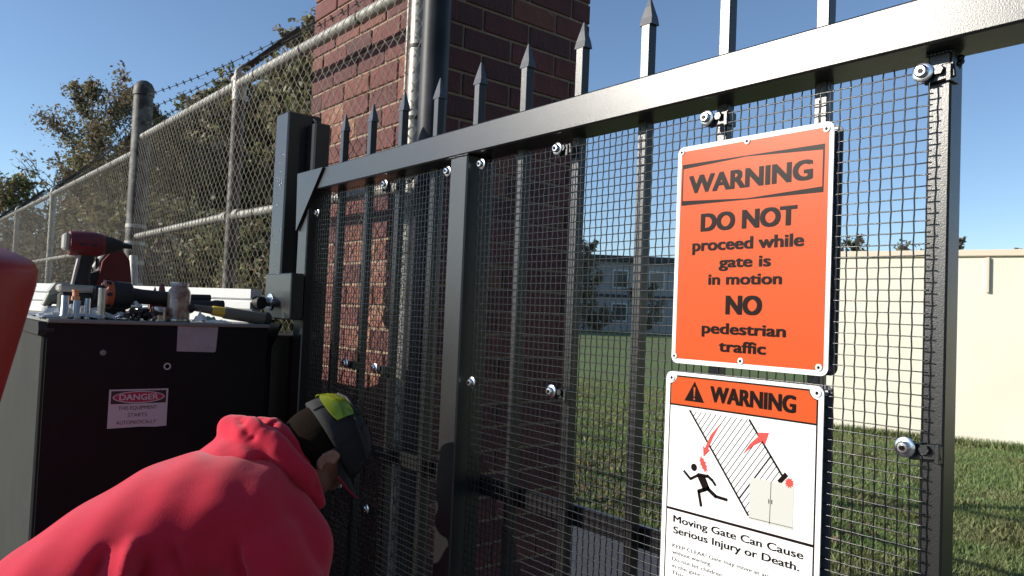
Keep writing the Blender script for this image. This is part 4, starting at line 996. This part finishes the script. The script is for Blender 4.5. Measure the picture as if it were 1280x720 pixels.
def person():
    t = thing('person', 'person in a red hoodie and black cap bending over beside the cabinet', 'person', (-1.98, .34, -H))
    X = -1.96
    tors = [((X, .235, -.765), .165, .14), ((X, .33, -.695), .178, .155), ((X, .45, -.615), .178, .155), ((X, .57, -.555), .195, .16), ((X+.005, .66, -.520), .212, .155), ((X+.008, .73, -.490), .205, .13), ((X+.01, .79, -.465), .15, .10), ((X+.01, .835, -.45), .08, .07)]
    def torso(b, k=1.0):
        secs = []
        for i, (c, w, th) in enumerate(tors):
            a = V3(*tors[max(0, i-1)][0]); e = V3(*tors[min(len(tors)-1, i+1)][0]); d = unit(e-a); nrm = np.cross(V3(1, 0, 0), d)
            secs.append((V3(*c), V3(w*k, 0, 0), nrm*th*k))
        b.loft(secs, 24)
    sh = {1: (-1.77, .705, -.52), -1: (-2.135, .705, -.50)}
    el = {1: (-1.705, .80, -.79), -1: (-2.20, .83, -.75)}
    wr = {1: (-1.83, .99, -.90), -1: (-2.06, 1.03, -.88)}
    hipj = {1: (-1.865, .28, -.72), -1: (-2.055, .28, -.72)}
    kn = {1: (-1.86, .36, -1.13), -1: (-2.08, .40, -1.12)}
    an = {1: (-1.86, .28, -1.51), -1: (-2.08, .32, -1.51)}
    Hc = V3(-1.935, .940, -.380)
    Fd = unit(V3(.13, .50, -.85)); Rd = unit(np.cross(Fd, V3(0, 0, 1))); Ud = np.cross(Rd, Fd)     # face, right, crown
    # ---- body, one surface
    b = MB(); torso(b, .78)
    limb(b, [(X, .74, -.455), (X-.005, .81, -.43), Hc-Ud*.05-Fd*.02], [.075, .064, .062])
    A = np.stack([Rd, Fd, Ud])
    b.ball(Hc+Ud*.015-Fd*.012, .080, .100, .100, A, 22, 15)
    b.ball(Hc-Ud*.055+Fd*.035, .064, .066, .068, A, 18, 11)        # jaw
    b.ball(Hc-Ud*.085+Fd*.062, .028, .026, .022, A, 12, 9)         # chin
    b.loft([(Hc+Fd*.085+Ud*.012, Rd*.009, Ud*.006), (Hc+Fd*.105-Ud*.015, Rd*.013, Ud*.012), (Hc+Fd*.108-Ud*.028, Rd*.016, Ud*.008), (Hc+Fd*.088-Ud*.034, Rd*.012, Ud*.006)], 10)
    b.ball(Hc+Fd*.087-Ud*.056, .022, .010, .006, A, 10, 7)
    for s in (1, -1):                                              # ears with a rim
        ec = Hc+Rd*s*.088+Fd*.004-Ud*.012
        for k in range(11):
            a = R(-70+k*28); p = ec+Ud*(.030*math.cos(a))+Fd*(-.018*math.sin(a))+Rd*s*.006
            b.ball(p, .0065, n=7, m=5)
        b.ball(ec, .005, .016, .026, A, 9, 7); b.ball(ec-Ud*.03+Fd*.006, .007, n=7, m=5)
        limb(b, [V3(*sh[s])+V3(-.05*s, .0, -.06), el[s], wr[s]], [.045, .042, .030])
        w0 = V3(*wr[s]); fd = unit(V3(-.1*s, .55, -.83)); sd2 = unit(np.cross(fd, V3(0, 0, 1)))*s; nn = np.cross(sd2, fd)
        b.obox(w0+fd*.055, sd2, fd, nn, .039, .05, .013, .009)
        for q, (off, ln) in enumerate(((-.031, .058), (-.011, .07), (.010, .074), (.030, .066))):
            p0 = w0+fd*.098+sd2*off; p1 = p0+fd*ln*.45+nn*.006; p2 = p1+unit(fd*.7-nn*.7*s)*ln*.35; p3 = p2+unit(fd*.3-nn*s)*ln*.28
            limb(b, [p0, p1, p2, p3], [.0095, .009, .0085, .0075], 8, 2)
        p0 = w0+fd*.03-sd2*.034; p1 = p0+unit(fd-sd2*.9)*.035; p2 = p1+unit(fd-sd2*.1)*.03; limb(b, [p0, p1, p2], [.012, .0105, .009], 8, 2)
        limb(b, [hipj[s], kn[s], an[s]], [.085, .055, .038])
    body = remesh(b, 'body', M['skin'], .006, 3, t)
    # ---- hoodie
    b = MB(); torso(b, 1.06)
    b.ball((X+.07, .79, -.54), .13, .10, .11, None, 18, 11); b.ball((X+.135, .825, -.60), .105, .09, .12, None, 18, 11); b.ball((X+.155, .80, -.70), .105, .10, .14, None, 18, 11); b.ball((X+.17, .81, -.82), .095, .09, .12, None, 18, 11)
    for s in (1, -1):
        limb(b, [(X+s*.09, .70, -.56), V3(*sh[s])+V3(-.010*s, .015, -.055), V3(*el[s])+V3(.018*s, .015, 0), V3(*wr[s])+V3(0, -.02, .015)], [.10, .098, .082, .05])
        b.ball(V3(*wr[s])+V3(0, -.03, .02), .047, n=12, m=9)
    b.loft([((X, .72, -.62), (.15, 0, 0), (0, .06, .09)), ((X, .60, -.70), (.185, 0, 0), (0, .08, .12)), ((X, .44, -.78), (.185, 0, 0), (0, .09, .13)), ((X, .30, -.84), (.175, 0, 0), (0, .08, .12))], 20)   # front of the loose top hanging down
    def folds(co, no):
        off = np.zeros(len(co))
        for p0, p1, a, w in (((-1.814, .387, -.534), (-1.792, .345, -.62), -.024, .015), ((-1.797, .437, -.521), (-1.776, .41, -.61), .024, .016), ((-1.779, .465, -.538), (-1.765, .45, -.62), -.022, .016), ((-1.772, .512, -.525), (-1.76, .535, -.59), -.012, .010), ((-1.766, .53, -.53), (-1.756, .555, -.60), .010, .012), ((-1.732, .638, -.53), (-1.722, .648, -.64), -.020, .012), ((-1.745, .60, -.54), (-1.74, .60, -.64), .012, .018), ((-1.70, .74, -.56), (-1.70, .72, -.66), .012, .02), ((-1.76, .60, -.52), (-1.80, .42, -.60), -.010, .018), ((-1.77, .56, -.56), (-1.82, .40, -.66), .012, .02), ((-1.78, .50, -.58), (-1.86, .36, -.62), -.014, .017),
                             ((-1.79, .45, -.55), (-1.92, .33, -.56), .010, .02), ((-1.72, .66, -.60), (-1.74, .60, -.74), -.012, .016), ((-1.70, .74, -.66), (-1.76, .70, -.80), -.010, .014),
                             ((-1.74, .66, -.47), (-1.84, .52, -.47), .007, .03), ((-2.1, .6, -.45), (-2.1, .4, -.52), -.008, .03), ((-1.88, .40, -.52), (-1.95, .28, -.56), -.010, .02),
                             ((-1.70, .70, -.56), (-1.69, .78, -.70), .008, .02), ((-1.77, .40, -.60), (-1.76, .46, -.74), .022, .016), ((-1.77, .44, -.58), (-1.755, .52, -.74), -.024, .014), ((-1.765, .49, -.56), (-1.75, .57, -.72), .018, .016), ((-1.80, .34, -.60), (-1.77, .38, -.72), -.018, .015), ((-1.72, .64, -.60), (-1.74, .58, -.78), -.022, .016), ((-1.86, .50, -.475), (-1.80, .62, -.50), -.006, .02)): off += crease(co, p0, p1, a, w)
        off += .0035*np.sin(co[:, 0]*31+co[:, 1]*23)*np.sin(co[:, 1]*29-co[:, 2]*19)
        return co+no*off[:, None]
    remesh(b, 'hoodie', M['hoodie'], .009, 34, t, folds)
    # ---- hood bunched behind the neck
    b = MB()
    limb(b, [(-2.115, .79, -.372), (-2.09, .745, -.345), (-2.02, .72, -.325), (-1.94, .735, -.325), (-1.88, .785, -.36), (-1.845, .845, -.425), (-1.85, .89, -.50)], [.030, .038, .042, .042, .040, .032, .020], 14, 5)
    limb(b, [(-2.09, .81, -.36), (-2.03, .795, -.325), (-1.96, .80, -.318), (-1.905, .83, -.36), (-1.89, .865, -.43)], [.024, .03, .032, .03, .024], 12, 5)
    b.loft([((X-.02, .77, -.37), (.11, 0, 0), (0, -.018, .04)), ((X-.02, .71, -.375), (.12, 0, 0), (0, -.02, .04)), ((X-.01, .64, -.40), (.085, 0, 0), (0, -.014, .028)), ((X, .60, -.42), (.03, 0, 0), (0, -.008, .012))], 16)
    def hf(co, no):
        off = .0025*np.sin(co[:, 0]*48+co[:, 1]*30)*np.sin(co[:, 1]*40+co[:, 2]*35)
        for p0, p1, a, w in (((-1.965, .715, -.286), (-1.898, .718, -.325), -.020, .013), ((-1.955, .74, -.285), (-1.895, .748, -.312), .010, .014), ((-1.893, .725, -.325), (-1.945, .802, -.297), -.016, .010),
                             ((-1.900, .802, -.315), (-1.822, .867, -.452), -.016, .012), ((-1.875, .775, -.325), (-1.815, .845, -.44), .008, .013), ((-2.02, .735, -.29), (-1.985, .80, -.29), -.010, .012),
                             ((-1.935, .83, -.315), (-1.86, .885, -.42), .009, .011)): off = off+crease(co, p0, p1, a, w)
        return co+no*off[:, None]
    remesh(b, 'hood', M['hoodie'], .0055, 16, t, hf)
    # ---- jeans, boots, gloves
    b = MB()
    torso_low = [((X, .22, -.76), .168, .13), ((X, .29, -.70), .178, .135), ((X, .36, -.65), .172, .128)]
    b.loft([(V3(*c), V3(w, 0, 0), V3(0, -.5, .86)*th) for c, w, th in torso_low], 20)
    for s in (1, -1): limb(b, [hipj[s], kn[s], an[s]], [.105, .074, .062])
    remesh(b, 'jeans', M['jeans'], .010, 5, t)
    for s in (1, -1):
        b = MB(); a = V3(*an[s]); limb(b, [a+V3(0, -.01, .06), a+V3(0, 0, -.03)], [.06, .05]); limb(b, [a+V3(0, -.03, -.045), a+V3(s*.01, .11, -.05), a+V3(s*.015, .18, -.055)], [.042, .044, .036])
        remesh(b, 'boot', M['boot'], .008, 4, t)
    # ---- hair, cap, eyes
    b = MB(); b.ball(Hc-Ud*.002-Fd*.036, .088, .090, .112, A, 22, 15); b.ball(Hc-Ud*.062-Fd*.030, .072, .066, .085, A, 18, 11)
    hair = remesh(b, 'hair', M['hair'], .006, 6, t)
    b = MB(); secs = []
    for k in range(9):
        a = k/8*math.pi/2; secs.append((Hc-Fd*.014+Ud*(.018+.110*math.sin(a)), Rd*max(.002, .098*math.cos(a)**.8), Fd*max(.002, .122*math.cos(a)**.8)))
    b.loft(secs, 26)
    cap = b.build('cap', M['cap'], t, smooth='all')
    b = MB()
    for q in range(6):
        az = R(30+60*q); b.tube([Hc-Fd*.014+Ud*(.018+.110*1.012*math.sin(e))+Rd*.098*1.012*max(.001, math.cos(e))**.8*math.sin(az)+Fd*.122*1.012*max(.001, math.cos(e))**.8*math.cos(az) for e in np.linspace(.02, 1.5, 10)], .0016, 5)
    b.build('panel_seam', M['cap'], cap, smooth='all', kind='stuff')
    b = MB(); b.ball(Hc-Fd*.014+Ud*.129, .008, .008, .004, A, 10, 6); b.build('button', M['cap'], cap, smooth='all')
    # curved bill
    vs = []; fs = []; nu, nv = 13, 6
    for lay in (0, -.004):
        for i in range(nv):
            for j in range(nu):
                th = R(-78+156*j/(nu-1)); ext = .078*(i/(nv-1))*math.cos(th*.86)**.5
                rad = V3(0, 0, 0)+Fd*(math.cos(th)*.094+ext)+Rd*(math.sin(th)*(.085+.2*ext*0))
                vs.append(Hc-Fd*.012+rad+Ud*(.024+lay-.16*abs(math.sin(th))**2*.13*(i/(nv-1))-.012*(i/(nv-1))))
    N = nu*nv
    for i in range(nv-1):
        for j in range(nu-1):
            q = (i*nu+j, i*nu+j+1, (i+1)*nu+j+1, (i+1)*nu+j); fs.append(q); fs.append(tuple(N+w for w in q[::-1]))
    for j in range(nu-1): fs.append(((nv-1)*nu+j, (nv-1)*nu+j+1, N+(nv-1)*nu+j+1, N+(nv-1)*nu+j))
    for i in range(nv-1):
        for j in (0, nu-1): fs.append((i*nu+j, (i+1)*nu+j, N+(i+1)*nu+j, N+i*nu+j))
    bill = MB().add(vs, fs).build('bill', M['cap'], cap, smooth=50)
    b = MB(); b.tube([vs[(nv-1)*nu+j]-Ud*.002 for j in range(nu)], .0035, 6); b.build('bill_edge', M['capred'], bill, smooth='all')
    for s in (1, -1):
        b = MB(); b.ball(Hc+Fd*.078+Rd*s*.031+Ud*.002, .012, n=12, m=9); e = b.build('eye', M['stickerwhite'], t, smooth='all')
        b = MB(); b.ball(Hc+Fd*.0885+Rd*s*.031+Ud*.002, .0045, .003, .0045, A, 9, 7); b.build('iris', M['ink'], e, smooth='all')
    # ---- sunglasses resting on the cap
    g = thing('sunglasses', 'sunglasses with yellow green mirrored lenses resting on the back of the black cap', 'sunglasses', Hc+Ud*.12)
    G = Hc-Fd*.014+Ud*.018; vs = []; fs = []
    def onc(az, elv, k=1.05):
        ce = math.cos(elv)**.8
        return G+Ud*(.110*k*math.sin(elv))+Rd*(.098*k*ce*math.sin(az))+Fd*(.122*k*ce*math.cos(az))
    def shell(a0, a1, e0, e1, nm, m, k=1.08):
        vs = []; fs = []; nu, nv = 12, 6
        for lay in (k, k-.02):
            for i in range(nv):
                for j in range(nu):
                    u = j/(nu-1); w = i/(nv-1); ed = 1-.25*(2*abs(u-.5))**3
                    vs.append(onc(R(a0+(a1-a0)*u), R(e0+(e1-e0)*(.5+(w-.5)*ed)), lay))
        N = nu*nv
        for i in range(nv-1):
            for j in range(nu-1):
                q = (i*nu+j, i*nu+j+1, (i+1)*nu+j+1, (i+1)*nu+j); fs += [q, tuple(N+w for w in q[::-1])]
        ring = [j for j in range(nu)]+[i*nu+nu-1 for i in range(1, nv)]+[(nv-1)*nu+j for j in range(nu-2, -1, -1)]+[i*nu for i in range(nv-2, 0, -1)]
        for a_, b_ in zip(ring, ring[1:]+ring[:1]): fs.append((a_, b_, N+b_, N+a_))
        return MB().add(vs, fs).build(nm, m, g, smooth=40)
    shell(180+4, 180+62, 16, 52, 'lens', M['lens']); shell(180-62, 180-4, 16, 52, 'lens', M['lens'])
    b = MB(); b.tube([onc(R(180+a), R(54 if abs(a) > 8 else 46), 1.09) for a in range(-66, 67, 6)], .0042, 7); b.build('brow_bar', M['blacktool'], g, smooth='all')
    for s in (1, -1):
        b = MB(); b.tube([onc(R(180+s*a), R(e), 1.09) for a, e in ((64, 46), (85, 40), (110, 34), (135, 26))], .0032, 6); b.build('temple_arm', M['blacktool'], g, smooth='all')
person()
